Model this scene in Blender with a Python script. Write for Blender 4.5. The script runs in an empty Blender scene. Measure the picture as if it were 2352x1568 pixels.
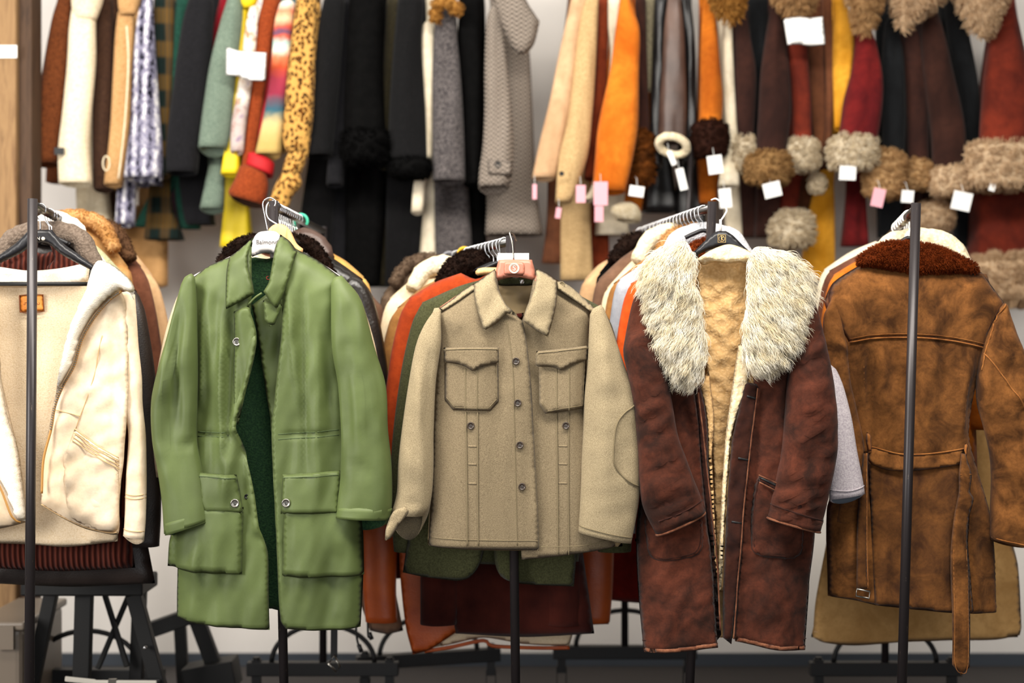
import bpy, math, random
import numpy as np
from mathutils.geometry import delaunay_2d_cdt
from mathutils import Vector
R = math.radians
SC = bpy.context.scene
COL = SC.collection
W, H_ = 2352, 1568
F = W * 50.0 / 36.0            # focal length of a 50 mm lens in pixels
CAM_Z = 1.33

# ------------------------------------------------------------------ camera, world, lights, exposure
cam = bpy.data.cameras.new('camera')
camo = bpy.data.objects.new('camera', cam)
COL.objects.link(camo)
camo.location = (0, 0, CAM_Z)
camo.rotation_euler = (R(90), 0, 0)
cam.lens = 50
cam.sensor_width = 36
cam.dof.use_dof = True
cam.dof.focus_distance = 3.62
cam.dof.aperture_fstop = 1.6
cam.clip_start = 0.05
SC.camera = camo
SC.view_settings.view_transform = 'Standard'
SC.view_settings.look = 'None'
SC.view_settings.gamma = 1.0
SC.view_settings.exposure = 0.0
SC.view_settings.use_curve_mapping = False

wld = bpy.data.worlds.new('world')
SC.world = wld
wld.use_nodes = True
wld.node_tree.nodes['Background'].inputs[0].default_value = (1.0, 0.93, 0.86, 1)
wld.node_tree.nodes['Background'].inputs[1].default_value = 0.06


def area(name, loc, target, sx, sy, power, col):
    L = bpy.data.lights.new(name, 'AREA')
    L.shape = 'RECTANGLE'
    L.size, L.size_y = sx, sy
    L.energy = power
    L.color = col
    o = bpy.data.objects.new(name, L)
    COL.objects.link(o)
    o.location = loc
    o.rotation_euler = (Vector(target) - Vector(loc)).to_track_quat('-Z', 'Y').to_euler()
    return o


area('ceiling_light_near_racks', (-0.2, 2.72, 3.0), (0, 3.75, 1.1), 4.2, 0.45, 200, (1.0, 0.945, 0.86))
area('ceiling_light_over_aisle', (-0.8, 4.75, 3.5), (-0.8, 5.3, 1.8), 5.0, 0.3, 28, (1.0, 0.95, 0.88))
area('left_fill_light', (-3.7, 1.0, 2.0), (0.3, 4.0, 0.9), 1.6, 2.2, 180, (1.0, 0.97, 0.93))  # added soft fill from the left, tall to reach the low coats; source unseen
area('front_fill_light', (0.8, -2.3, 1.5), (0.0, 4.2, 0.8), 3.4, 2.2, 105, (0.97, 0.98, 1.0))  # unseen fill lamp added behind the camera to brighten the low garments

# ------------------------------------------------------------------ small maths
_rs = np.random.RandomState(11)
_perm = _rs.permutation(512)
_ang = _rs.rand(512) * 2 * np.pi
_gx, _gy = np.cos(_ang), np.sin(_ang)


def pn(x, y, s=0):
    x = np.asarray(x, float); y = np.asarray(y, float)
    xi = np.floor(x).astype(int); yi = np.floor(y).astype(int)
    fx = x - xi; fy = y - yi
    u = fx * fx * fx * (fx * (fx * 6 - 15) + 10)
    v = fy * fy * fy * (fy * (fy * 6 - 15) + 10)

    def g(i, j, dx, dy):
        h = _perm[(_perm[(i + s * 31) & 511] + j + s * 57) & 511]
        return _gx[h] * dx + _gy[h] * dy
    a = g(xi, yi, fx, fy); b = g(xi + 1, yi, fx - 1, fy)
    c = g(xi, yi + 1, fx, fy - 1); d = g(xi + 1, yi + 1, fx - 1, fy - 1)
    return (a + (b - a) * u) * (1 - v) + (c + (d - c) * u) * v * 1.0


def waves_at(p, waves):
    """waves: (amplitude m, wavelength across px, wavelength along px, angle deg, seed)"""
    r = np.zeros(len(p))
    for amp, lx, ly, an, sd in waves:
        c, s = math.cos(R(an)), math.sin(R(an))
        u = p[:, 0] * c + p[:, 1] * s
        v = -p[:, 0] * s + p[:, 1] * c
        q = pn(u / lx, v / ly, sd % 997)
        r += amp * (1.6 * q if sd < 1000 else 1.2 - 4.0 * np.abs(q))
    return r


def segdist(p, a, b):
    ab = b - a
    L = (ab * ab).sum(1) + 1e-9
    t = np.clip(((p[:, None, :] - a[None]) * ab[None]).sum(2) / L[None], 0, 1)
    q = a[None] + t[..., None] * ab[None]
    return np.sqrt(((p[:, None, :] - q) ** 2).sum(2)).min(1)


def foldamp(p, ln, wd):
    """a fold along a line, fading towards both ends"""
    ln = np.asarray(ln, float)
    a, b = ln[:-1], ln[1:]
    L = np.linalg.norm(b - a, axis=1)
    c = np.concatenate([[0], np.cumsum(L)])

    def f(p):
        ab = b - a
        t = np.clip(((p[:, None, :] - a[None]) * ab[None]).sum(2) / (L ** 2 + 1e-9)[None], 0, 1)
        d = np.sqrt(((p[:, None, :] - (a[None] + t[..., None] * ab[None])) ** 2).sum(2))
        k = d.argmin(1)
        i = np.arange(len(p))
        u = (c[k] + t[i, k] * L[k]) / c[-1]
        return np.exp(-(d[i, k] / wd) ** 2) * np.clip(np.sin(np.pi * np.clip(u, .0, 1)) * 1.5, 0, 1)
    return chunk(f, p)


def chunk(fn, p, n=3000):
    return np.concatenate([fn(p[i:i + n]) for i in range(0, len(p), n)]) if len(p) else np.zeros(0)


def polydist(p, poly):
    return chunk(lambda q: segdist(q, poly, np.roll(poly, -1, 0)), p)


def linedist(p, ln):
    ln = np.asarray(ln, float)
    return chunk(lambda q: segdist(q, ln[:-1], ln[1:]), p)


def inside(p, poly):
    x, y = p[:, 0], p[:, 1]
    r = np.zeros(len(p), bool)
    a = poly; b = np.roll(poly, -1, 0)
    for (x0, y0), (x1, y1) in zip(a, b):
        if y0 == y1:
            continue
        m = ((y0 > y) != (y1 > y)) & (x < (x1 - x0) * (y - y0) / (y1 - y0) + x0)
        r ^= m
    return r


def outline(pts, sp=8.0):
    """closed smooth outline; a point with a third value is a corner"""
    n = len(pts)
    P = np.array([q[:2] for q in pts], float)
    cor = [len(q) > 2 for q in pts]
    out = []
    for i in range(n):
        j = (i + 1) % n
        p0, p1 = P[i], P[j]
        L = np.linalg.norm(p1 - p0)

        def tang(k, seg_out):
            if cor[k]:
                return (P[(k + 1) % n] - P[k]) if seg_out else (P[k] - P[k - 1])
            t = (P[(k + 1) % n] - P[k - 1])
            t = t / (np.linalg.norm(t) + 1e-9)
            return t * L
        m0, m1 = tang(i, True), tang(j, False)
        k = max(1, int(L / sp))
        for q in range(k):
            t = q / k
            h00 = 2 * t**3 - 3 * t**2 + 1; h10 = t**3 - 2 * t**2 + t
            h01 = -2 * t**3 + 3 * t**2; h11 = t**3 - t**2
            out.append(h00 * p0 + h10 * m0 * .8 + h01 * p1 + h11 * m1 * .8)
    return np.array(out)


def curve(pts, sp=8.0, cols=None):
    """open Catmull-Rom through rows of numbers"""
    P = np.array(pts, float)
    n = len(P)
    out = []
    for i in range(n - 1):
        p0, p1 = P[i], P[i + 1]
        L = np.linalg.norm((p1 - p0)[:2]) if cols is None else np.abs((p1 - p0)[cols]).max()
        m0 = (P[i + 1] - P[i - 1]) / 2 if i > 0 else p1 - p0
        m1 = (P[i + 2] - P[i]) / 2 if i + 2 < n else p1 - p0
        k = max(1, int(L / sp))
        for q in range(k):
            t = q / k
            out.append((2*t**3 - 3*t**2 + 1) * p0 + (t**3 - 2*t**2 + t) * m0 + (-2*t**3 + 3*t**2) * p1 + (t**3 - t**2) * m1)
    out.append(P[-1])
    return np.array(out)


def to3(p, y, D):
    """points measured across a garment that hangs at distance D -> metres in the room"""
    p = np.asarray(p, float)
    y = np.broadcast_to(np.asarray(y, float), (len(p),))
    return np.stack([(p[:, 0] - 1176) * D / F, y, CAM_Z + (784 - p[:, 1]) * D / F], 1)


def at(px, py, D):
    return ((px - 1176) * D / F, D, CAM_Z + (784 - py) * D / F)


# ------------------------------------------------------------------ objects
def thing(name, label, cat, loc, group=None):
    o = bpy.data.objects.new(name, None)
    COL.objects.link(o)
    o.empty_display_size = 0.05
    o.location = loc
    o['label'] = label
    o['category'] = cat
    if group:
        o['group'] = group
    return o


def tag(o, label, cat, group=None):
    o['label'] = label
    o['category'] = cat
    if group:
        o['group'] = group
    return o


def origin_of(o):
    v = Vector((0, 0, 0))
    while o is not None:
        v = v + o.location
        o = o.parent
    return v


def mk(name, verts, faces, mats, parent=None, midx=None, smooth=True, loc=None, label=None):
    me = bpy.data.meshes.new(name)
    v = np.asarray(verts, float)
    off = np.array(origin_of(parent)) if parent is not None else np.zeros(3)
    if loc is not None:
        off = np.array(loc, float)
    v = v - off
    fl = [list(map(int, f)) for f in faces]
    me.from_pydata(v.tolist(), [], fl)
    if not isinstance(mats, (list, tuple)):
        mats = [mats]
    for m in mats:
        me.materials.append(MT(m))
    if midx is not None:
        me.polygons.foreach_set('material_index', np.asarray(midx, np.int32))
    if smooth:
        me.polygons.foreach_set('use_smooth', np.ones(len(fl), bool))
    me.update()
    o = bpy.data.objects.new(name, me)
    COL.objects.link(o)
    if parent is not None:
        o.parent = parent
    if loc is not None:
        o.location = loc
    if label:
        o['label'] = label
    return o


def structure(o):
    o['kind'] = 'structure'
    return o


def triangulate(poly, sp, seed=1):
    n = len(poly)
    x0, y0 = poly.min(0); x1, y1 = poly.max(0)
    gx = np.arange(x0, x1 + sp, sp)
    gy = np.arange(y0, y1 + sp, sp * 0.866)
    pts = []
    for k, yy in enumerate(gy):
        xs = gx + (sp * .5 if k % 2 else 0)
        pts.append(np.stack([xs, np.full(len(xs), yy)], 1))
    pts = np.concatenate(pts)
    pts = pts[inside(pts, poly)]
    if len(pts):
        pts = pts[polydist(pts, poly) > sp * .55]
    allp = np.concatenate([poly, pts]) if len(pts) else poly
    vv = [Vector((float(a), float(b))) for a, b in allp]
    edges = [(i, (i + 1) % n) for i in range(n)]
    res = delaunay_2d_cdt(vv, edges, [], 1, 1e-5)
    P = np.array([[a.x, a.y] for a in res[0]])
    T = np.array([list(f) for f in res[2] if len(f) == 3])
    a = P[T[:, 1]] - P[T[:, 0]]; b = P[T[:, 2]] - P[T[:, 0]]
    cr = a[:, 0] * b[:, 1] - a[:, 1] * b[:, 0]
    T[cr < 0] = T[cr < 0][:, ::-1]
    return P, T


def boundary_mask(P, T):
    e = {}
    for f in T:
        for i in range(3):
            k = (min(f[i], f[(i + 1) % 3]), max(f[i], f[(i + 1) % 3]))
            e[k] = e.get(k, 0) + 1
    m = np.zeros(len(P), bool)
    for (a, b), c in e.items():
        if c == 1:
            m[a] = m[b] = True
    return m


def folds_of(seed, x0, x1, y0, y1, n, amp, wd=(8, 18), lean=.08):
    r = random.Random(seed)
    out = []
    for k in range(n):
        x = x0 + (x1 - x0) * (k + r.random()) / n
        a = y0 + (y1 - y0) * r.uniform(0, .3); b = a + (y1 - y0) * r.uniform(.5, .95)
        b = min(b, y1)
        d = r.uniform(-lean, lean) * (b - a)
        out.append(([(x, a), (x + d * .5 + r.uniform(-6, 6), (a + b) / 2), (x + d, b)], r.uniform(*wd), amp * r.uniform(.5, 1.1) * (1 if r.random() < .5 else -1)))
    return out


class Surf:
    """the front face of a hanging garment: bulges H towards the room inside its silhouette, with folds"""

    def __init__(s, sil, D, H, Rr, folds=(), waves=(), fade=25, ext=0):
        if ext:      # an open hem: the bulge runs on past it instead of curling under
            ym = max(q[1] for q in sil)
            sil = [((q[0], q[1] + ext) + tuple(q[2:])) if q[1] > ym - 70 else q for q in sil]
        s.poly = outline(sil)
        s.D, s.H, s.R, s.folds, s.waves, s.fade = D, H, Rr, folds, waves, fade
        s.Dp = D - H * .7

    def y(s, p):
        p = np.asarray(p, float).reshape(-1, 2)
        d = polydist(p, s.poly)
        d = np.where(inside(p, s.poly), d, 0)
        t = np.clip(d / s.R, 0, 1)
        prof = np.sqrt(np.maximum(0, 1 - (1 - t) ** 2))
        f = np.clip(d / s.fade, 0, 1)
        w = waves_at(p, s.waves) * f
        for ln, wd, amp in s.folds:
            w = w + amp * foldamp(p, ln, wd) * f
        return s.D - s.H * prof - w


def join_geo(parts):
    V, Fc, n = [], [], 0
    for v, f in parts:
        V.append(np.asarray(v, float))
        Fc += [[i + n for i in ff] for ff in f]
        n += len(v)
    return np.concatenate(V), Fc


def sheet_geo(out, surf, off=0.0, th=0.005, sp=9.0, er=None, bump=(), curl=()):
    """a piece of cloth of thickness th lying on surf (off metres in front of it)"""
    poly = outline(out, sp * .8)
    P, T = triangulate(poly, sp)
    d = polydist(P, poly)
    er = er or max(6.0, th / (surf.Dp / F) * .8)
    t = np.clip(d / er, 0, 1)
    prof = np.sqrt(np.maximum(0, 1 - (1 - t) ** 2))
    base = surf.y(P) - off
    w = waves_at(P, bump) * np.clip(d / 12, 0, 1)
    for ln, wd, amp in curl:
        w = w + amp * np.exp(-(linedist(P, ln) / wd) ** 2)
    base = base - w
    bd = boundary_mask(P, T)
    front = base - th * prof
    back = base + 0 * th
    front[bd] = base[bd]
    n = len(P)
    idx = np.arange(n)
    bi = idx.copy()
    ins = ~bd
    bi[ins] = n + np.arange(ins.sum())
    V = np.concatenate([to3(P, front, surf.Dp), to3(P[ins], back[ins], surf.Dp)])
    # image y runs down: a positive triangle faces the room once z is flipped
    faces = [[f[2], f[1], f[0]] for f in T] + [[bi[f[0]], bi[f[1]], bi[f[2]]] for f in T]
    return V, faces


def sheet(name, out, surf, mat, parent, off=0.0, th=0.005, sp=9.0, er=None, bump=(), curl=(), label=None):
    V, f = sheet_geo(out, surf, off, th, sp, er, bump, curl)
    return mk(name, V, f, mat, parent, label=label)


def pillow_geo(out, D, hf, hb, Rr, sp=10.0, waves=(), folds=()):
    s = Surf(out, D, hf, Rr, folds, waves)
    poly = outline(out, sp * .8)
    P, T = triangulate(poly, sp)
    bd = boundary_mask(P, T)
    d = polydist(P, poly)
    t = np.clip(d / Rr, 0, 1)
    prof = np.sqrt(np.maximum(0, 1 - (1 - t) ** 2))
    yf = s.y(P); yf[bd] = D
    yb = D + hb * prof
    n = len(P)
    ins = ~bd
    bi = np.arange(n)
    bi[ins] = n + np.arange(ins.sum())
    V = np.concatenate([to3(P, yf, s.Dp), to3(P[ins], yb[ins], s.Dp)])
    faces = [[f[2], f[1], f[0]] for f in T] + [[bi[f[0]], bi[f[1]], bi[f[2]]] for f in T]
    return V, faces, s


def pillow(name, out, D, hf, hb, Rr, mat, parent, sp=10.0, waves=(), folds=(), label=None):
    V, f, s = pillow_geo(out, D, hf, hb, Rr, sp, waves, folds)
    o = mk(name, V, f, mat, parent, label=label)
    return o, s


class Loft:
    """a sleeve: rings between a left and a right edge, th metres deep"""

    def __init__(s, rows, D, th, waves=(), folds=(), sp=10.0, e=.85, drop=0.0):
        rows = [tuple(r) + (0,) * (5 - len(r)) for r in rows]
        s.rows = curve(rows, sp, cols=[0, 1, 2, 3])
        s.D, s.th, s.waves, s.folds, s.e, s.drop = D, th, waves, folds, e, drop
        s.Dp = D - th * .3

    def half(s):
        w = np.hypot(s.rows[:, 2] - s.rows[:, 0], s.rows[:, 3] - s.rows[:, 1]) * s.Dp / F
        return np.minimum(s.th, w * .85) / 2

    def ring_y(s, rows, hd, c, sgn, p):
        w = waves_at(p, s.waves)
        for ln, wd, amp in s.folds:
            w = w + amp * foldamp(p, ln, wd)
        f = np.sqrt(np.maximum(0, 1 - c * c))
        return s.D + rows[4] - sgn * (hd * f ** s.e) - sgn * w * f

    def y(s, p):
        p = np.asarray(p, float).reshape(-1, 2)
        out = np.zeros(len(p))
        hd = s.half()
        mid = (s.rows[:, :2] + s.rows[:, 2:4]) / 2
        for i, q in enumerate(p):
            a = s.rows[:, :2]; b = s.rows[:, 2:4]
            ab = b - a
            nrm = np.stack([-ab[:, 1], ab[:, 0]], 1)
            nrm /= np.linalg.norm(nrm, axis=1)[:, None] + 1e-9
            dd = np.abs(((q - mid) * nrm).sum(1)) + .05 * np.linalg.norm(q - mid, axis=1)
            k = int(dd.argmin())
            L2 = (ab[k] ** 2).sum() / 4
            c = float(np.clip(((q - mid[k]) * ab[k]).sum() / 2 / L2, -1, 1))
            out[i] = s.ring_y(s.rows[k], hd[k], np.array([c]), 1, q[None])[0]
        return out

    def geo(s, m=22, open_end=True, depth=70, rim=.006):
        rows, hd = s.rows, s.half()
        n = len(rows)
        V = []
        a = np.linspace(0, 2 * np.pi, m, endpoint=False)
        c, sn = np.cos(a), np.sin(a)

        def ring(r, h, shrink=1.0, dz=0.0, kd=0.0):
            mid = (r[:2] + r[2:4]) / 2
            hv = (r[2:4] - r[:2]) / 2 * shrink
            p = mid[None] + hv[None] * c[:, None]
            sg = np.where(sn >= 0, 1, -1)
            w = waves_at(p, s.waves)
            for ln, wd, amp in s.folds:
                w = w + amp * foldamp(p, ln, wd)
            f = np.abs(sn)
            y = s.D + r[4] - sg * (h * shrink * f ** s.e) - np.where(sn >= 0, w * f, -w * f * .4)
            q = to3(p, y, s.Dp)
            q[:, 2] += dz
            q[:, 2] -= kd * np.clip(-sn, 0, 1)
            return q
        r0 = rows[0]
        V.append(ring(r0, hd[0], .55, .012))
        for k in range(n):
            kd = s.drop * max(0, 1 - (n - 1 - k) / 9.0) ** 1.5
            V.append(ring(rows[k], hd[k], 1, 0, kd))
        nr = n + 1
        mi_from = None
        if open_end:
            wpx = np.hypot(*(rows[-1][2:4] - rows[-1][:2])) * s.Dp / F
            sh = max(.5, 1 - 2 * rim / wpx)
            V.append(ring(rows[-1], hd[-1], sh, -.001, s.drop)); nr += 1
            mi_from = nr - 1
            for t in (.25, .6, 1.0):
                k = max(0, n - 1 - int(depth * t / 10))
                kd = s.drop * max(0, 1 - (n - 1 - k) / 9.0) ** 1.5
                V.append(ring(rows[k], hd[k], sh * (1 - .12 * t), 0, kd)); nr += 1
        Vc = np.concatenate(V)
        faces, mi = [], []
        for j in range(nr - 1):
            for i in range(m):
                i2 = (i + 1) % m
                faces.append([j * m + i, j * m + i2, (j + 1) * m + i2, (j + 1) * m + i])
                mi.append(1 if (mi_from and j >= mi_from) else 0)
        faces.append(list(range(m))[::-1]); mi.append(0)
        faces.append([(nr - 1) * m + i for i in range(m)]); mi.append(1 if open_end else 0)
        return Vc, faces, mi

    def build(s, name, mat, parent, lining=None, open_end=True, m=22, label=None, depth=70, rim=.006):
        V, f, mi = s.geo(m, open_end, depth, rim)
        return mk(name, V, f, [mat, lining or mat], parent, mi, label=label)


def tube_geo(pts, r, m=8, closed=False):
    P = np.asarray(pts, float)
    n = len(P)
    rr = np.broadcast_to(np.asarray(r, float), (n,))
    T = np.zeros_like(P)
    T[1:-1] = P[2:] - P[:-2]
    if closed:
        T[0] = P[1] - P[-1]; T[-1] = P[0] - P[-2]
    else:
        T[0] = P[1] - P[0]; T[-1] = P[-1] - P[-2]
    T /= np.linalg.norm(T, axis=1)[:, None] + 1e-12
    up = np.array([0, 0, 1.0]) if abs(T[0][2]) < .9 else np.array([0, 1.0, 0])
    N = np.cross(T[0], up); N /= np.linalg.norm(N)
    V = []
    a = np.linspace(0, 2 * np.pi, m, endpoint=False)
    for i in range(n):
        N = N - T[i] * N.dot(T[i]); N /= np.linalg.norm(N) + 1e-12
        B = np.cross(T[i], N)
        V.append(P[i] + rr[i] * (np.cos(a)[:, None] * N + np.sin(a)[:, None] * B))
    V = np.concatenate(V)
    f = []
    for j in range(n if closed else n - 1):
        j2 = (j + 1) % n
        for i in range(m):
            i2 = (i + 1) % m
            f.append([j * m + i, j * m + i2, j2 * m + i2, j2 * m + i])
    if not closed:
        f.append(list(range(m))[::-1]); f.append([(n - 1) * m + i for i in range(m)])
    return V, f


def smooth3(pts, k=6):
    P = np.array(pts, float)
    n = len(P); out = []
    for i in range(n - 1):
        m0 = (P[i + 1] - P[i - 1]) / 2 if i > 0 else P[1] - P[0]
        m1 = (P[i + 2] - P[i]) / 2 if i + 2 < n else P[i + 1] - P[i]
        for q in range(k):
            t = q / k
            out.append((2*t**3 - 3*t**2 + 1) * P[i] + (t**3 - 2*t**2 + t) * m0 + (-2*t**3 + 3*t**2) * P[i+1] + (t**3 - t**2) * m1)
    out.append(P[-1])
    return np.array(out)


def box_geo(x0, x1, y0, y1, z0, z1):
    V = [(x, y, z) for x in (x0, x1) for y in (y0, y1) for z in (z0, z1)]
    return np.array(V, float), [[0, 1, 3, 2], [4, 6, 7, 5], [0, 4, 5, 1], [2, 3, 7, 6], [0, 2, 6, 4], [1, 5, 7, 3]]


def bar_geo(a, b, w, d, up=(0, 1, 0)):
    """a square bar from a to b"""
    a = np.array(a, float); b = np.array(b, float)
    t = b - a; t /= np.linalg.norm(t)
    u = np.array(up, float); u = u - t * u.dot(t); u /= np.linalg.norm(u)
    v = np.cross(t, u)
    V = [p + u * sx * d / 2 + v * sy * w / 2 for p in (a, b) for sx, sy in ((-1, -1), (1, -1), (1, 1), (-1, 1))]
    return np.array(V), [[0, 1, 2, 3], [7, 6, 5, 4], [0, 4, 5, 1], [1, 5, 6, 2], [2, 6, 7, 3], [3, 7, 4, 0]]


def bevel(o, w=.002, seg=2):
    m = o.modifiers.new('bevel', 'BEVEL')
    m.width = w; m.segments = seg; m.limit_method = 'ANGLE'
    return o


def seam(name, pts, surf, mat, parent, r=.0011, off=.0035, closed=False, sp=7, label=None):
    p = curve(pts, sp) if not closed else outline(pts, sp)
    y = surf.y(p) - off
    V, f = tube_geo(to3(p, y, surf.Dp), r, 6, closed)
    return mk(name, V, f, mat, parent, label=label)


def seams(name, lines, surf, mat, parent, r=.0011, off=.0035, sp=7, label=None):
    parts = []
    for pts in lines:
        p = curve(pts, sp)
        parts.append(tube_geo(to3(p, surf.y(p) - off, surf.Dp), r, 6))
    if len(parts) <= 4:
        for V, f in parts:
            o = mk(name, V, f, mat, parent, label=label)
        return o
    V, f = join_geo(parts)
    return mk(name, V, f, mat, parent, label=label)


def button(px, py, surf, mat, parent, rad=.0095, off=.004, holes=True, name='button', dome=.004, sx=1.0):
    y = float(surf.y([(px, py)])[0]) - off
    c = to3([(px, py)], y, surf.Dp)[0]
    prof = [(0, .55), (.35, .5), (.55, .45), (.7, .8), (.85, 1.0), (.97, .8), (1.0, .3), (.98, -.4)]
    m = 20
    V = [c + np.array([0, -dome * prof[0][1], 0])]
    f = []
    a = np.linspace(0, 2 * np.pi, m, endpoint=False)
    for r_, h in prof[1:]:
        for t in a:
            V.append(c + np.array([math.cos(t) * r_ * rad * sx, -dome * h, math.sin(t) * r_ * rad]))
    for i in range(m):
        f.append([0, 1 + i, 1 + (i + 1) % m])
    for j in range(len(prof) - 2):
        for i in range(m):
            i2 = (i + 1) % m
            f.append([1 + j * m + i, 1 + (j + 1) * m + i, 1 + (j + 1) * m + i2, 1 + j * m + i2])
    o = mk(name, V, f, mat, parent)
    if holes:
        parts = []
        for dx, dz in ((-1, -1), (1, -1), (1, 1), (-1, 1)):
            q = c + np.array([dx * rad * .2, -dome * .5, dz * rad * .2])
            parts.append(tube_geo([q + np.array([0, .001, 0]), q + np.array([0, -.0008, 0])], rad * .11, 8))
        V, ff = join_geo(parts)
        mk('thread_hole', V, ff, 'black', o)
    return o


def strands(V, faces, n, length, rad, seed=1, bias=(0, 0, -1), nb=(1.0, .8), spread=.35, clumps=0, seg=3, cone=.8, wave=.0, keep=None, lenvar=.4):
    """tapered hairs rooted on a mesh"""
    rs = np.random.RandomState(seed)
    T = []
    for f in faces:
        for k in range(1, len(f) - 1):
            T.append((f[0], f[k], f[k + 1]))
    T = np.array(T)
    a, b, c = V[T[:, 0]], V[T[:, 1]], V[T[:, 2]]
    nr = np.cross(b - a, c - a)
    ar = np.linalg.norm(nr, axis=1) + 1e-14
    nr = nr / ar[:, None]
    cen = V.mean(0)
    ok = np.ones(len(T), bool) if keep is None else keep((a + b + c) / 3, nr)
    pr = ar * ok
    k = rs.choice(len(T), n, p=pr / pr.sum())
    u = rs.rand(n); v = rs.rand(n)
    fl = u + v > 1
    u[fl] = 1 - u[fl]; v[fl] = 1 - v[fl]
    p = a[k] + (b[k] - a[k]) * u[:, None] + (c[k] - a[k]) * v[:, None]
    nn = nr[k]
    d = nn * nb[0] + np.asarray(bias, float)[None] * nb[1] + rs.randn(n, 3) * spread
    d /= np.linalg.norm(d, axis=1)[:, None]
    L = length * (1 - lenvar + 2 * lenvar * rs.rand(n) * .7)
    tip = p + d * L[:, None]
    if clumps:
        ci = rs.choice(n, clumps, replace=False)
        cp = p[ci]
        near = np.concatenate([((p[i:i + 2000, None, :] - cp[None]) ** 2).sum(2).argmin(1) for i in range(0, n, 2000)])
        ct = tip[ci][near]
        ct = ct + rs.randn(n, 3) * length * .06
        tip = tip * (1 - cone) + ct * cone
    mid_n = nn * L[:, None] * .18
    ph = rs.rand(n) * 6.28
    side = np.cross(d, rs.randn(n, 3)); side /= np.linalg.norm(side, axis=1)[:, None] + 1e-9
    rings = []
    m = 3
    e1 = np.cross(d, np.array([.3, .2, .9])); e1 /= np.linalg.norm(e1, axis=1)[:, None] + 1e-9
    e2 = np.cross(d, e1)
    for j in range(seg):
        t = j / seg
        q = p + (tip - p) * t + mid_n * (4 * t * (1 - t)) + side * (np.sin(ph + t * 7) * wave * t)[:, None]
        w = rad * (1 - t * .75)
        for i in range(m):
            an = 2.0944 * i
            rings.append(q + (e1 * math.cos(an) + e2 * math.sin(an)) * w)
    rings.append(tip)
    S = np.stack(rings, 1)              # n, seg*3+1, 3
    per = seg * m + 1
    base = []
    for j in range(seg - 1):
        for i in range(m):
            i2 = (i + 1) % m
            base.append((j * m + i, j * m + i2, (j + 1) * m + i2)); base.append((j * m + i, (j + 1) * m + i2, (j + 1) * m + i))
    for i in range(m):
        base.append(((seg - 1) * m + i, (seg - 1) * m + (i + 1) % m, seg * m))
    base = np.array(base)
    Fc = (base[None] + (np.arange(n) * per)[:, None, None]).reshape(-1, 3)
    return S.reshape(-1, 3), Fc.tolist()


def fur(name, V, faces, mat, parent, n, length, rad, **k):
    label = k.pop('label', None)
    base = k.pop('base', None)
    S, fs = strands(V, faces, n, length, rad, **k)
    VV, FF = join_geo([(V, faces), (S, fs)])
    mi = None
    return mk(name, VV, FF, mat, parent, label=label)


def text(name, body, loc, size, mat, parent=None, rx=90, align='CENTER', ry=0, serif=False):
    cu = bpy.data.curves.new(name, 'FONT')
    cu.body = body
    cu.size = size
    cu.extrude = .0003
    cu.align_x = align
    cu.align_y = 'CENTER'
    tmp = bpy.data.objects.new(name + '_curve', cu)
    COL.objects.link(tmp)
    dg = bpy.context.evaluated_depsgraph_get()
    me = bpy.data.meshes.new_from_object(tmp.evaluated_get(dg))
    bpy.data.objects.remove(tmp)
    me.materials.clear()
    me.materials.append(MT(mat))
    o = bpy.data.objects.new(name, me)
    COL.objects.link(o)
    if parent is not None:
        o.parent = parent
        o.location = Vector(loc) - origin_of(parent)
    else:
        o.location = loc
    o.rotation_euler = (R(rx), R(ry), 0)
    return o


# ------------------------------------------------------------------ materials
def lin(h):
    h = h.lstrip('#')
    c = [int(h[i:i + 2], 16) / 255 for i in (0, 2, 4)]
    return tuple(x / 12.92 if x <= .04045 else ((x + .055) / 1.055) ** 2.4 for x in c) + (1,)


def dk(c, k):
    return tuple(x * k for x in c[:3]) + (1,)


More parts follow.
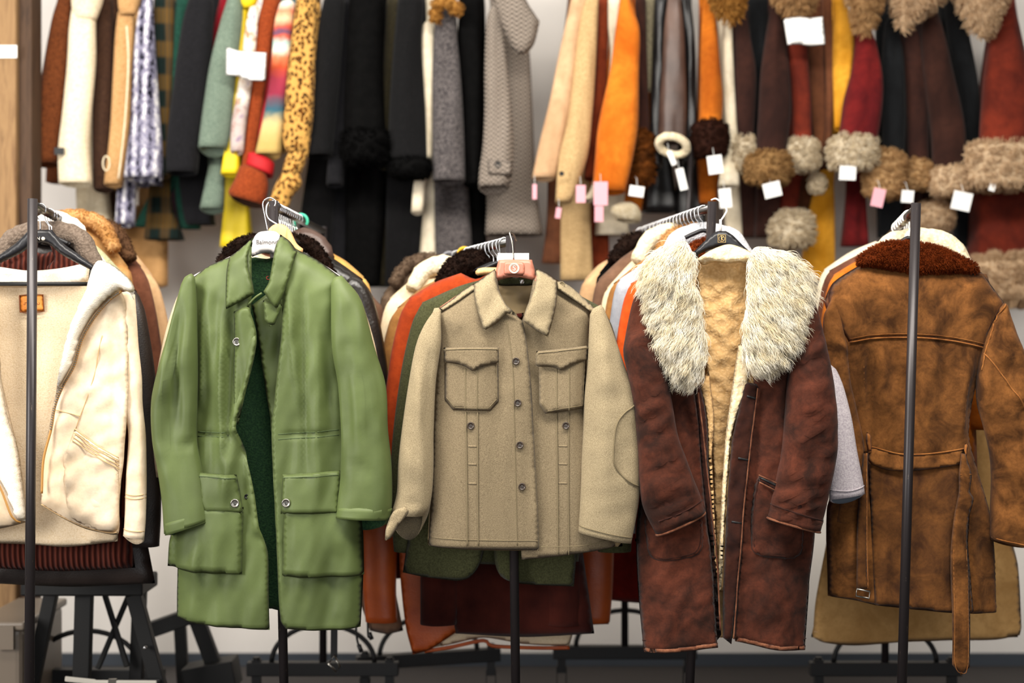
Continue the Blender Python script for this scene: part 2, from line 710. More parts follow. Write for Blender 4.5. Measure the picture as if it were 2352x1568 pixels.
class G:
    def __init__(s, name):
        s.m = bpy.data.materials.new(name)
        s.m.use_nodes = True
        s.t = s.m.node_tree
        s.b = s.t.nodes['Principled BSDF']
        s.tc = s.t.nodes.new('ShaderNodeTexCoord')
        s.co = s.tc.outputs['Object']

    def n(s, ty, **k):
        x = s.t.nodes.new(ty)
        for a, v in k.items():
            if a.startswith('i_'):
                x.inputs[a[2:].replace('_', ' ')].default_value = v
            else:
                setattr(x, a, v)
        return x

    def l(s, a, b):
        s.t.links.new(a, b)

    def mapping(s, scale=(1, 1, 1), rot=(0, 0, 0)):
        m = s.n('ShaderNodeMapping')
        m.inputs['Scale'].default_value = scale
        m.inputs['Rotation'].default_value = rot
        s.l(s.co, m.inputs[0])
        return m.outputs[0]

    def noise(s, scale, detail=4, rough=.55, co=None, dist=0):
        x = s.n('ShaderNodeTexNoise', i_Scale=scale, i_Detail=detail, i_Roughness=rough, i_Distortion=dist)
        s.l(co or s.co, x.inputs['Vector'])
        return x.outputs['Fac']

    def voro(s, scale, feature='F1', co=None, rnd=1.0):
        x = s.n('ShaderNodeTexVoronoi', feature=feature, i_Scale=scale, i_Randomness=rnd)
        s.l(co or s.co, x.inputs['Vector'])
        return x.outputs['Distance']

    def wave(s, scale, axis='X', dist=0, co=None, prof='SIN'):
        x = s.n('ShaderNodeTexWave', bands_direction=axis, wave_profile=prof, i_Scale=scale, i_Distortion=dist)
        s.l(co or s.co, x.inputs['Vector'])
        return x.outputs['Fac']

    def ramp(s, fac, stops, interp='LINEAR'):
        r = s.n('ShaderNodeValToRGB')
        r.color_ramp.interpolation = interp
        el = r.color_ramp.elements
        while len(el) > 1:
            el.remove(el[-1])
        el[0].position, el[0].color = stops[0]
        for p, c in stops[1:]:
            e = el.new(p); e.color = c
        s.l(fac, r.inputs[0])
        return r.outputs[0]

    def mix(s, fac, a, b, blend='MIX'):
        x = s.n('ShaderNodeMix', data_type='RGBA', blend_type=blend)
        for i, v in ((0, fac), (6, a), (7, b)):
            if isinstance(v, (int, float, tuple)):
                x.inputs[i].default_value = v
            else:
                s.l(v, x.inputs[i])
        return x.outputs[2]

    def math(s, op, a, b=0.0):
        x = s.n('ShaderNodeMath', operation=op)
        for i, v in ((0, a), (1, b)):
            if isinstance(v, (int, float)):
                x.inputs[i].default_value = v
            else:
                s.l(v, x.inputs[i])
        return x.outputs[0]

    def bump(s, h, strength, dist):
        b = s.n('ShaderNodeBump')
        b.inputs['Strength'].default_value = strength
        b.inputs['Distance'].default_value = dist
        s.l(h, b.inputs['Height'])
        s.l(b.outputs[0], s.b.inputs['Normal'])

    def done(s, col, rough=.9, sheen=0.0, metal=0.0, spec=.3):
        if isinstance(col, tuple):
            s.b.inputs['Base Color'].default_value = col
        else:
            s.l(col, s.b.inputs['Base Color'])
        s.b.inputs['Roughness'].default_value = rough
        s.b.inputs['Metallic'].default_value = metal
        s.b.inputs['Specular IOR Level'].default_value = spec
        if sheen:
            s.b.inputs['Sheen Weight'].default_value = sheen * .12
            s.b.inputs['Sheen Roughness'].default_value = .5
        return s.m


_mats = {}
_defs = {}


def MT(key):
    if not isinstance(key, str):
        return key
    if key not in _mats:
        fn, a = _defs[key]
        _mats[key] = fn(key, *a)
    return _mats[key]


def canvas(key, c, k=.82, rough=.55, sheen=.1):
    g = G(key); c = lin(c)
    col = g.mix(g.ramp(g.noise(5, 5), [(.35, (0, 0, 0, 1)), (.65, (1, 1, 1, 1))]), c, dk(c, k))
    col = g.mix(g.math('MULTIPLY', g.noise(420, 2), .35), col, dk(c, .6))
    g.bump(g.noise(500, 2), .12, .001)
    return g.done(col, rough, sheen, spec=.35)


def wool(key, c1, c2, sp=330, mixlo=.38, mixhi=.62, sheen=.35):
    g = G(key)
    col = g.ramp(g.noise(sp, 3, .7), [(mixlo, lin(c1)), (mixhi, lin(c2))])
    col = g.mix(g.math('MULTIPLY', g.noise(4, 4), .25), col, dk(lin(c1), .8))
    g.bump(g.noise(300, 3), .3, .0015)
    return g.done(col, .95, sheen, spec=.15)


def suede(key, c1, c2, s=8, rough=.92, sheen=.4, bump=.35, st=1.0):
    g = G(key)
    co = g.mapping((1, 1, st))
    f = g.ramp(g.noise(s, 8, .62, co, .6), [(.36, (0, 0, 0, 1)), (.66, (1, 1, 1, 1))])
    col = g.mix(f, lin(c1), lin(c2))
    col = g.mix(g.math('MULTIPLY', g.ramp(g.noise(s * 7, 5, .7), [(.45, (0, 0, 0, 1)), (.75, (1, 1, 1, 1))]), .5), col, dk(lin(c1), .75))
    g.bump(g.noise(160, 6, .7), bump, .002)
    return g.done(col, rough, sheen, spec=.15)


def leather(key, c1, c2, rough=.42, s=7, bs=260):
    g = G(key)
    col = g.mix(g.ramp(g.noise(s, 7, .6), [(.35, (0, 0, 0, 1)), (.68, (1, 1, 1, 1))]), lin(c1), lin(c2))
    h = g.math('ADD', g.voro(bs), g.math('MULTIPLY', g.noise(30, 5), 1.2))
    g.bump(h, .22, .002)
    return g.done(col, rough, 0, spec=.45)


def fleece(key, c1, c2, s=150, bump=.8, dist=.004):
    g = G(key)
    d = g.noise(60, 3)
    co = g.n('ShaderNodeVectorMath', operation='ADD')
    sc = g.n('ShaderNodeVectorMath', operation='SCALE')
    nz = g.n('ShaderNodeTexNoise', i_Scale=70.0, i_Detail=2.0)
    g.l(g.co, nz.inputs['Vector'])
    g.l(nz.outputs['Color'], sc.inputs[0]); sc.inputs[3].default_value = .012
    g.l(g.co, co.inputs[0]); g.l(sc.outputs[0], co.inputs[1])
    v = g.voro(s, 'SMOOTH_F1', co.outputs[0])
    col = g.mix(g.ramp(v, [(.15, (0, 0, 0, 1)), (.75, (1, 1, 1, 1))]), lin(c1), lin(c2))
    col = g.mix(g.math('MULTIPLY', g.noise(6, 4), .3), col, dk(lin(c1), .85))
    h = g.math('SUBTRACT', 1.0, v)
    g.bump(g.math('ADD', h, g.math('MULTIPLY', g.noise(400, 2), .25)), bump, dist)
    return g.done(col, 1.0, .4, spec=.05)


def hair(key, c1, c2, s=35, s2=400):
    g = G(key)
    f = g.math('ADD', g.math('MULTIPLY', g.noise(s, 3), .6), g.math('MULTIPLY', g.noise(s2, 2), .4))
    col = g.ramp(f, [(.35, lin(c1)), (.62, lin(c2))])
    m = g.done(col, .8, 0, spec=.1)
    tr = g.n('ShaderNodeBsdfTranslucent')
    g.l(col, tr.inputs[0])
    mx = g.n('ShaderNodeMixShader')
    mx.inputs[0].default_value = .45
    g.l(g.b.outputs[0], mx.inputs[1]); g.l(tr.outputs[0], mx.inputs[2])
    g.l(mx.outputs[0], g.t.nodes['Material Output'].inputs[0])
    return m


def cord(key, c1, c2, sc=70, sheen=.5):
    g = G(key)
    w = g.wave(sc, 'X', .3)
    col = g.mix(g.ramp(g.noise(7, 6), [(.35, (0, 0, 0, 1)), (.65, (1, 1, 1, 1))]), lin(c1), lin(c2))
    col = g.mix(g.math('MULTIPLY', w, .25), col, dk(lin(c1), .5))
    g.bump(w, .35, .001)
    return g.done(col, .95, sheen, spec=.1)


def rib(key, c1, c2, sc=16):
    g = G(key)
    w = g.wave(sc, 'X', .6)
    col = g.mix(w, lin(c1), lin(c2))
    g.bump(w, .8, .006)
    return g.done(col, 1.0, .3, spec=.05)


def plain(key, c, rough=.6, metal=0.0, spec=.4, bs=40, bump=.05, var=.9):
    g = G(key); c = lin(c)
    col = g.mix(g.noise(12, 5), c, dk(c, var))
    g.bump(g.noise(bs, 4), bump, .002)
    return g.done(col, rough, 0, metal, spec)


def metal(key, c, rough=.25):
    g = G(key); c = lin(c)
    col = g.mix(g.noise(25, 4), c, dk(c, .8))
    return g.done(col, rough, 0, 1.0, .5)


def pole(key):
    g = G(key)
    sc = g.ramp(g.noise(70, 6, .75, g.mapping((2.2, 2.2, .25))), [(.66, (0, 0, 0, 1)), (.72, (1, 1, 1, 1))])
    col = g.mix(sc, lin('#2b2627'), lin('#8d7c6a'))
    g.bump(g.noise(60, 5), .08, .001)
    return g.done(col, .38, 0, .35, .5)


def herring(key, c1, c2):
    g = G(key)
    w1 = g.wave(38, 'DIAGONAL', 0, g.mapping((1, 0, 1)))
    w2 = g.wave(38, 'DIAGONAL', 0, g.mapping((-1, 0, 1)))
    sel = g.ramp(g.wave(9, 'X'), [(.5, (0, 0, 0, 1)), (.52, (1, 1, 1, 1))])
    f = g.mix(sel, w1, w2)
    f = g.mix(.45, f, g.noise(300, 2))
    col = g.ramp(f, [(.3, lin(c1)), (.65, lin(c2))])
    g.bump(f, .2, .001)
    return g.done(col, .95, .3, spec=.1)


def boucle(key):
    g = G(key)
    rows = g.wave(8.5, 'X', 1.5)
    v = g.voro(60, 'F1', g.mapping((1, 1, .5)))
    f = g.math('ADD', g.math('MULTIPLY', rows, .22), g.math('MULTIPLY', g.noise(62, 3, .75, g.mapping((1, 1, .7))), .78))
    col = g.ramp(f, [(.36, lin('#101018')), (.42, lin('#6b687c')), (.55, lin('#8f8c9e')), (.70, lin('#e6e3e0'))])
    g.bump(v, .8, .006)
    return g.done(col, 1.0, .3, spec=.05)


def plaid(key):
    g = G(key)
    a = g.ramp(g.wave(4.2, 'X', .4), [(.35, (0, 0, 0, 1)), (.7, (1, 1, 1, 1))])
    b = g.ramp(g.wave(2.6, 'Z', .4), [(.4, (0, 0, 0, 1)), (.7, (1, 1, 1, 1))])
    col = g.mix(a, lin('#141c18'), lin('#46351f'))
    col = g.mix(g.math('MULTIPLY', b, .6), col, lin('#64491f'))
    c = g.ramp(g.wave(22, 'X'), [(.86, (0, 0, 0, 1)), (.9, (1, 1, 1, 1))])
    col = g.mix(g.math('MULTIPLY', c, .5), col, lin('#0f2f33'))
    g.bump(g.noise(300, 2), .2, .001)
    return g.done(col, .95, .2, spec=.1)


def leopard(key):
    g = G(key)
    dco = g.mapping((1, 1, .75))
    v = g.voro(80, 'F1', dco)
    nz = g.noise(110, 3)
    ringv = g.math('ADD', v, g.math('MULTIPLY', g.math('SUBTRACT', nz, .5), .62))
    spot = g.ramp(ringv, [(.10, lin('#8a5318')), (.20, lin('#8a5318')), (.25, lin('#241305')), (.45, lin('#2a1606')), (.51, lin('#c89a52'))])
    col = g.mix(g.math('MULTIPLY', g.noise(9, 3), .35), spot, lin('#e2c48a'), 'MULTIPLY')
    g.bump(g.noise(250, 3), .2, .002)
    return g.done(col, .9, .3, spec=.15)


def blanket(key):
    """stripes woven across the sleeve, upper to lower"""
    g = G(key)
    sep = g.n('ShaderNodeSeparateXYZ')
    g.l(g.co, sep.inputs[0])
    z = g.math('ADD', sep.outputs['Z'], g.math('MULTIPLY', g.noise(45, 2), .03))
    f = g.math('DIVIDE', g.math('SUBTRACT', z, 0.0), 0.68)
    st = [(0.0, '#b59a5c'), (.10, '#c9b27a'), (.17, '#2f5a68'), (.22, '#5a4a55'), (.26, '#8c2f43'), (.34, '#a33a4a'), (.40, '#c2502f'),
          (.45, '#cf7a54'), (.49, '#e5dccb'), (.53, '#9dbcb4'), (.56, '#c2543c'), (.585, '#4c4763'), (.61, '#c0503d'), (.66, '#d8b892'),
          (.70, '#d97f5e'), (.74, '#e9e2d2'), (.78, '#a9c7bf'), (.82, '#2c5663'), (.87, '#5f6a5c'), (.90, '#787b69'), (.93, '#e2d9c0'), (.97, '#cdb98a')]
    col = g.ramp(f, [(p, lin(c)) for p, c in st], 'LINEAR')
    g.bump(g.noise(260, 2), .3, .002)
    return g.done(col, .95, .3, spec=.1)


def floral(key):
    g = G(key)
    v = g.noise(34, 4, .6)
    col = g.ramp(v, [(.36, lin('#a77f5c')), (.45, lin('#dccfbf')), (.58, lin('#e7ddd0')), (.66, lin('#9a8fa8'))])
    sep = g.n('ShaderNodeSeparateXYZ'); g.l(g.co, sep.inputs[0])
    band = g.ramp(sep.outputs['Z'], [(.0, (1, 1, 1, 1)), (.10, (1, 1, 1, 1)), (.13, (0, 0, 0, 1))])
    col = g.mix(g.math('MULTIPLY', band, .55), col, lin('#8b6f78'))
    g.bump(g.noise(300, 2), .2, .001)
    return g.done(col, .9, .2)


def wood(key, c1, c2):
    g = G(key)
    co = g.mapping((9, 9, .7))
    f = g.noise(3, 8, .65, co, 1.5)
    col = g.ramp(f, [(.3, lin(c1)), (.5, lin(c2)), (.7, dk(lin(c1), .8))])
    g.bump(f, .25, .004)
    return g.done(col, .75)


def wallpaint(key, c):
    g = G(key); c = lin(c)
    col = g.mix(g.ramp(g.noise(1.6, 6, .6), [(.35, (0, 0, 0, 1)), (.7, (1, 1, 1, 1))]), c, dk(c, .9))
    g.bump(g.noise(40, 5), .08, .004)
    return g.done(col, .85)


def clearplastic(key):
    g = G(key)
    g.b.inputs['Transmission Weight'].default_value = .75
    g.b.inputs['Alpha'].default_value = 1
    g.bump(g.noise(6, 2), .1, .01)
    return g.done(lin('#d8cfc0'), .35)


def defm(key, fn, *a):
    _defs[key] = (fn, a)
# ------------------------------------------------------------------ the colours of the place
defm('green', canvas, '#5a6838', .66)
defm('green_seam', plain, '#475632', .8)
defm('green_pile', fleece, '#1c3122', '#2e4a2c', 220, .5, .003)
defm('khaki', wool, '#655844', '#8a7b61', 520)
defm('khaki_lit', wool, '#7c6e55', '#a39476', 520)  # same cloth as khaki; stronger light on sleeves and collar put into colour
defm('khaki_seam', plain, '#75684e', .9)
defm('khaki_lining', canvas, '#b39a70', .85)
defm('khaki_inside_shaded', wool, '#4d4536', '#6b604b', 520)  # sleeve interior; shadow in the open cuff put into the darker khaki
defm('brown_suede', suede, '#27130c', '#552a1b', 12)
defm('brown_edge', suede, '#4d291a', '#80523a', 30)
defm('brown_dark', suede, '#220f0b', '#3d1d12', 9)
defm('fleece_tan', fleece, '#dcb682', '#c0965f', 130, .55, .004)
defm('fleece_cream', fleece, '#f0dfbd', '#dabd8b', 130, .55, .004)
defm('fur_ivory', hair, '#fbf0d2', '#fffdf6', 30, 300)
defm('tan_suede', suede, '#3a2009', '#7d4f25', 13)
defm('tan_edge', suede, '#7a4820', '#a56c36', 20)
defm('tan_dark', suede, '#39200e', '#6a421e', 13)
defm('fur_rust', hair, '#5a220b', '#8f4016', 30, 200)
defm('cream_canvas', suede, '#d9bf9d', '#ead7bd', 6, .9, .2, .2)
defm('cream_pile', fleece, '#f9f1e3', '#efe3cd', 300, .35, .002)
defm('cream_lining', fleece, '#e0cdb0', '#cdb592', 300, .3, .002)
defm('cream_seam', plain, '#c9a778', .9)
defm('zip_gold', plain, '#b98746', .5)
defm('patch_orange', leather, '#c4701e', '#d98a35', .55, 9)
defm('patch_edge', plain, '#6d3714', .8)
defm('black', plain, '#0b0a0b', .55)
defm('black_plastic', plain, '#1a191c', .38)
defm('black_wood', plain, '#070605', .6)
defm('pole', pole)
defm('chrome', metal, '#d6d6d8', .16)
defm('rail_metal', metal, '#8a8886', .28)
defm('gunmetal', metal, '#a7a39a', .3)
defm('horn_button', plain, '#3c3128', .25)
defm('white_plastic', plain, '#e4dedb', .35)
defm('print_grey', plain, '#5a5654', .6)
defm('pink_plastic', plain, '#b4745f', .38)
defm('gold_print', plain, '#c9a66a', .5)
defm('ivory_print', plain, '#e8dcc8', .5)
defm('wood_hanger', wood, '#c9935a', '#e0b27c')
defm('paper', plain, '#f0efec', .9)
defm('paper_pink', plain, '#e7a9b4', .9)
defm('pencil', plain, '#a5a6a8', .9)
defm('red_print', plain, '#b5403a', .8)
defm('label_pink', plain, '#dcb6a8', .9)
defm('yellow_plastic', plain, '#e0a80c', .35)
defm('teal_plastic', plain, '#3fae8c', .35)
defm('grey_plastic', plain, '#8a8a90', .4)
defm('white_wire', plain, '#e9e6e2', .35)

# coats further back
defm('maroon_rib', rib, '#2a100c', '#5a2c22', 22)
defm('maroon', suede, '#3d1511', '#5c2118', 9)
defm('grey_sherpa', fleece, '#74665a', '#4c4037', 160)
defm('dark_leather', leather, '#17110f', '#2c221e', .5)
defm('white_wool', fleece, '#f0e8dc', '#dccfbd', 250, .4)
defm('pale_green', wool, '#9a9a74', '#b9b892', 200)
defm('tan_fur', hair, '#b67f3f', '#e0b278')
defm('brown_fur', hair, '#4d3525', '#7d5a3f')
defm('camel', suede, '#b18a63', '#d0ab80', 8)
defm('camel_dark', suede, '#7d5228', '#a87640', 8)
defm('camel_light', suede, '#9c7544', '#bf965f', 8)
defm('puffer', leather, '#15120f', '#2b2521', .32, 6, 120)
defm('fur_dark', hair, '#120a07', '#2b1a12', 40, 250)
defm('honey', suede, '#b9863f', '#d9ac63', 8)
defm('olive', wool, '#33341f', '#4a4b30', 260)
defm('olive_lining', canvas, '#6f7d52', .8)
defm('rust', suede, '#7d290c', '#a94015', 8)
defm('orange_red', suede, '#b5410f', '#d95a1c', 8)
defm('cord_maroon', cord, '#2c0f0c', '#4c1f17', 75)
defm('orange_leather', leather, '#933b0e', '#b8551b', .42)
defm('cream_suede', suede, '#d6be97', '#ecdcbc', 7)
defm('taupe_fur', hair, '#574638', '#86705c')
defm('blue_grey', suede, '#8f929a', '#b3b5bb', 9)
defm('lavender_grey', wool, '#9d949a', '#c0b8ba', 240)
defm('dark_red', suede, '#5a110c', '#7d1d13', 9)
defm('grey_fuzz', fleece, '#c9c9cc', '#a7a7ac', 260)
defm('brown_plain', suede, '#4c2a1c', '#6f4430', 8)
defm('grey_blue_lining', plain, '#59616a', .9)
defm('taupe_suede', suede, '#5d4333', '#7a5b47', 8)

# garments on the wall
defm('w_brown', wool, '#4a2410', '#7a4220', 160)
defm('w_cream', wool, '#d8c6a4', '#efe2c6', 120)
defm('w_darkbrown', wool, '#2a1a12', '#432c1e', 160)
defm('w_tan', wool, '#a87f4f', '#c89d6c', 160)
defm('w_boucle', boucle)
defm('w_plaid', plaid)
defm('w_green', wool, '#123128', '#1d4638', 160)
defm('w_charcoal', wool, '#101012', '#1a191c', 160)
defm('w_plum', wool, '#352028', '#4f323c', 160)
defm('w_crimson', wool, '#6a0d18', '#8d1622', 160)
defm('w_sage', wool, '#57665a', '#788676', 200)
defm('w_yellow', plain, '#e8cb18', .55)
defm('w_floral', floral)
defm('w_rust', wool, '#6d2b10', '#96431d', 160)
defm('w_red', plain, '#b3121a', .7)
defm('w_blanket', blanket)
defm('w_leopard', leopard)
defm('w_black', wool, '#070708', '#100f10', 150)
defm('w_blackfur', hair, '#030303', '#0b0a0a')
defm('w_olive', wool, '#1f1c12', '#322c1c', 150)
defm('w_tweed', wool, '#242225', '#6d6664', 150, .36, .66)
defm('w_herring', herring, '#3b342f', '#978b7f')
defm('w_herring_lining', plain, '#2e2a28', .9)
defm('w_buff', suede, '#b58f6b', '#cfac86', 6)
defm('w_beige', wool, '#a88a5f', '#c6a778', 150)
defm('w_chestnut', suede, '#5a210e', '#82371a', 7)
defm('w_ivory', suede, '#cdbfa4', '#e6dac3', 7)
defm('w_orange', suede, '#b2560c', '#d67a22', 5)
defm('w_patchfur', hair, '#2a1508', '#8a4e1c', 22, 200)
defm('w_choc', suede, '#24120e', '#3b2018', 6)
defm('w_khakigrey', wool, '#5a5342', '#837a62', 160)
defm('w_leather', leather, '#3a2a24', '#5d473d', .45, 5)
defm('w_blackleather', leather, '#0b0a0b', '#171618', .36, 5)
defm('w_ginger', suede, '#8f4409', '#c8701c', 6)
defm('w_redbrown', suede, '#4d180e', '#742917', 6)
defm('w_brown2', suede, '#4a2a1a', '#6e4229', 6)
defm('w_mustard', suede, '#b97b14', '#dfa235', 5)
defm('w_darkred', suede, '#4d0c10', '#741a18', 6)
defm('w_blackgreen', suede, '#0b0c0e', '#16181a', 6)
defm('w_darkbrown2', suede, '#26130e', '#3a2018', 6)
defm('f_cream', hair, '#c9b48f', '#f3e7cf', 60, 250)
defm('f_tan', hair, '#a87c4c', '#dcb684', 60, 250)
defm('f_beige', hair, '#c4a17a', '#ecd3b0', 60, 250)
defm('f_brown', hair, '#7d572f', '#c29a66', 40, 220)
defm('f_choc', hair, '#21100b', '#43251a', 60, 250)
defm('f_ginger', hair, '#9a6426', '#cf9a50', 60, 250)
defm('sherpa_ivory', fleece, '#e6d9bd', '#c7b48e', 110, .8)

# the room
defm('wall_white', wallpaint, '#ece6df')
defm('skirting', plain, '#3d434b', .6)
defm('floor', wallpaint, '#4a4645')
defm('post_wood', wood, '#6d4f34', '#94744f')
defm('batten_wood', wood, '#33241a', '#4d3828')
defm('box_plastic', plain, '#776b5e', .35)
defm('strap', plain, '#cfc8bb', .5)
defm('rubber', plain, '#151416', .7)
defm('bag_paper', suede, '#a97d4d', '#c79a66', 5)

# ------------------------------------------------------------------ the room
wall_y = 5.85
mk_wall = structure(mk('wall_back', *box_geo(-5, 5, wall_y, wall_y + .12, 0, 3.6), 'wall_white', smooth=False))
structure(mk('floor', *box_geo(-5, 5, -2.5, wall_y + .12, -.08, 0), 'floor', smooth=False))
o = structure(mk('baseboard_back', *box_geo(-5, 5, wall_y - .018, wall_y, 0, .05), 'skirting', smooth=False))

# wooden post at the left
D = 5.0
x0, x1 = at(-40, 0, D)[0], at(66, 0, D)[0]
pt = thing('timber_post', 'rough upright timber post against the white wall at the left edge', 'post', (x0, D + .07, 0))
po = mk('post_beam', *box_geo(x0, x0 + (x1 - x0) * .72, D, D + .12, 0, 3.2), 'post_wood', pt, smooth=False)
bevel(po, .006)
po = mk('post_batten', *box_geo(x0 + (x1 - x0) * .72, x1, D + .03, D + .14, 0, 3.2), 'batten_wood', pt, smooth=False)
bevel(po, .004)
a = at(-4, 104, D - .003); b = at(39, 133, D - .003)
tg = mk('paper_tag', *box_geo(a[0], b[0], D - .004, D - .001, b[2], a[2]), 'paper', smooth=False, loc=((a[0] + b[0]) / 2, D, b[2]))
tag(tg, 'small white paper tag stuck on the timber post', 'tag')

# ------------------------------------------------------------------ the five rolling racks
POST = .0125


def line3(a, b):
    return np.array([a, b], float)


RACK = []


def rack(label, top, bot, back, zr, zb=.25, arc_w=.5, ang=0.0):
    """top: front post top (x, y); bot: x of the front post at the floor; back: (x, y) of the rear post"""
    t = thing('garment_rack', label, 'clothes rack', ((top[0] + back[0]) / 2, (top[1] + back[1]) / 2, 0), 'rolling garment racks')
    ft = np.array([top[0], top[1], zr + .015]); fb = np.array([bot, top[1], zb])
    V, f = tube_geo([ft, fb], POST, 14)
    mk('post', V, f, 'pole', t)
    V, f = tube_geo([(back[0], back[1], zr + .015), (back[0], back[1], zb)], POST, 14)
    mk('post', V, f, 'pole', t)
    V, f = tube_geo([(top[0], top[1] + .008, zr), (back[0], back[1] - .008, zr)], .0115, 14)
    mk('rail', V, f, 'rail_metal', t)
    dirv = np.array([back[0] - top[0], back[1] - top[1], 0]); dirv /= np.linalg.norm(dirv)
    side = np.array([math.cos(ang), math.sin(ang), 0])
    for q in ((bot, top[1], zb), (back[0], back[1], zb)):
        q = np.array(q, float)
        h = arc_w / 2
        V, f = bar_geo(q - side * h, q + side * h, .04, .045, (0, 0, 1))
        bevel(mk('base_bar', V, f, 'black', t, smooth=False), .003)
        aw = h * .68
        pts = [q + side * (aw * math.cos(u)) + np.array([0, 0, .02 + .125 * math.sin(u)]) for u in np.linspace(0, math.pi, 22)]
        V, f = tube_geo(pts, .0085, 8)
        mk('brace', V, f, 'black', t)
        for sg in (-1, 1):
            c = q + side * (h - .03) * sg
            V1, f1 = box_geo(c[0] - .014, c[0] + .014, c[1] - .016, c[1] + .016, zb - .07, zb - .02)
            V2, f2 = tube_geo([c + np.array([0, 0, .02]), c + np.array([0, 0, .038])], .012, 10)
            V3, f3 = bar_geo(c + np.array([-.016, 0, -.05]), c + np.array([-.016, .02, .05 - zb]), .003, .02, (0, 1, 0))
            V4, f4 = bar_geo(c + np.array([.016, 0, -.05]), c + np.array([.016, .02, .05 - zb]), .003, .02, (0, 1, 0))
            V1[:, 2] = np.where(V1[:, 2] > c[2] - .03, c[2] + .03, V1[:, 2])
            V, f = join_geo([(V1, f1), (V2, f2)])
            cs = mk('caster', V, f, 'black', t, smooth=False)
            mk('fork', V3, f3, 'black', cs, smooth=False)
            mk('fork', V4, f4, 'black', cs, smooth=False)
            w = c + np.array([0, .02, -(zb - .055)])
            w[2] = .055
            V, f = tube_geo([w + np.array([-.011, 0, 0]), w + np.array([.011, 0, 0])], .055, 20)
            mk('wheel', V, f, 'rubber', cs, smooth=False)
    RACK.append((np.array([top[0], top[1], zr]), np.array([back[0], back[1], zr])))
    return t


DF = 3.60
xs = lambda px, D: (px - 1176) * D / F
zs = lambda py, D: CAM_Z + (784 - py) * D / F
rack('leftmost black rolling garment rack, its post in front of the cream fleece jacket', (xs(75, DF), DF), xs(66, DF), (xs(200, 4.6), 4.6), zs(470, DF))
rack('black rolling garment rack behind the green field jacket', (xs(628, DF + .24), DF + .24), xs(655, DF + .24), (xs(742, 4.7), 4.7), zs(474, DF + .24))
rack('low black rolling garment rack set at a slant behind the khaki wool jacket', (xs(1172, DF + .24), DF + .24), xs(1186, DF + .24), (xs(985, 4.85), 4.85), zs(554, DF + .24), ang=.28)
rack('black rolling garment rack behind the brown shearling coat', (xs(1636, DF + .24), DF + .24), xs(1578, DF + .24), (xs(1435, 4.95), 4.95), zs(476, DF + .24))
rack('rightmost black rolling garment rack, its post in front of the tan suede coat', (xs(2104, DF), DF), xs(2066, DF), (xs(2033, 4.7), 4.7), zs(480, DF))


def on_rail(i, D):
    a, b = RACK[i]
    t = (D - a[1]) / (b[1] - a[1])
    return a + (b - a) * t


def hook_geo(c, r=.0018, R0=.0145, stem=.075, flip=1):
    pts = []
    for u in np.linspace(R(-35), R(195), 15):
        pts.append(c + np.array([flip * R0 * math.cos(u), 0, R0 * math.sin(u)]))
    pts.append(c + np.array([-flip * R0 * .75, 0, -R0 * 1.25]))
    pts.append(c + np.array([-flip * R0 * .1, 0, -R0 * 2.1]))
    pts.append(c + np.array([0, 0, -R0 * 2.8]))
    pts.append(c + np.array([0, 0, -stem]))
    return tube_geo(smooth3(pts, 3), r, 7)


def wire_hanger(i, D, label, group, mat='chrome', r=.0018, arms='black_plastic', half=.06, drop=.03, flip=1, R0=.0145, stem=.075, tilt=0.0):
    c = on_rail(i, D)
    c = c + np.array([0, 0, .0115 + r - R0 + .0005])
    t = thing('clothes_hanger', label, 'hanger', tuple(c + np.array([0, 0, -stem - drop])), group)
    V, f = hook_geo(c, r, R0, stem, flip)
    if tilt:
        V = V + (V[:, 2:3] - c[2]) * np.array([[tilt, 0, 0]])
    mk('hook', V, f, mat, t)
    b = c + np.array([-tilt * stem, 0, -stem])
    pts = [b + np.array([-half, 0, -drop]), b + np.array([-half * .5, 0, -drop * .42]), b, b + np.array([half * .5, 0, -drop * .42]), b + np.array([half, 0, -drop])]
    V, f = tube_geo(smooth3(pts, 6), .006 if arms != 'chrome' else .002, 8)
    mk('arms', V, f, arms, t)
    return t
# ================================================================== the green field jacket
D = 3.76
J = thing('field_jacket', 'green cotton field jacket with open front and flapped bellows pockets on a white hanger', 'jacket', at(610, 1445, D))
sil = [(576, 545, 1), (530, 583), (473, 608), (428, 640, 1), (430, 760), (436, 900), (425, 1040), (408, 1180), (399, 1310), (399, 1419, 1), (499, 1435), (622, 1443), (744, 1445), (826, 1443, 1),
       (831, 1324), (829, 1226), (815, 1080), (800, 900), (790, 760), (786, 640, 1), (723, 594), (682, 573), (648, 540, 1), (612, 560)]
fw = [(.010, 90, 700, 2, 3), (.005, 75, 620, -2, 1005), (.003, 25, 120, 20, 8)]
ff = [([(462, 660), (470, 900), (452, 1060)], 16, -.012), ([(532, 690), (534, 900), (528, 1060)], 13, -.026), ([(500, 700), (500, 960)], 18, .008), ([(760, 700), (770, 860), (778, 1060)], 16, -.014),
      ([(735, 640), (745, 900)], 20, .008), ([(690, 700), (680, 960)], 25, .006), ([(452, 1000), (545, 998)], 7, -.006), ([(640, 1000), (776, 993)], 7, -.006)]
ff += folds_of(21, 440, 560, 640, 1180, 7, .020, (7, 14)) + folds_of(22, 650, 790, 620, 1180, 8, .016, (7, 16)) + folds_of(23, 410, 820, 1150, 1460, 9, .008)
S = Surf(sil, D, .06, 120, ff, fw, ext=200)
SB = Surf(sil, D, -.045, 95, (), [(.005, 60, 400, 0, 9)], ext=200)
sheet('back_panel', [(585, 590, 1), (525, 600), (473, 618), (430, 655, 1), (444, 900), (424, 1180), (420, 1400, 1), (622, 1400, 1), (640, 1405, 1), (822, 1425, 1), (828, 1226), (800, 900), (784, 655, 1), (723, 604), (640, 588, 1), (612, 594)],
      SB, 'green_pile', J, th=.006, sp=14)
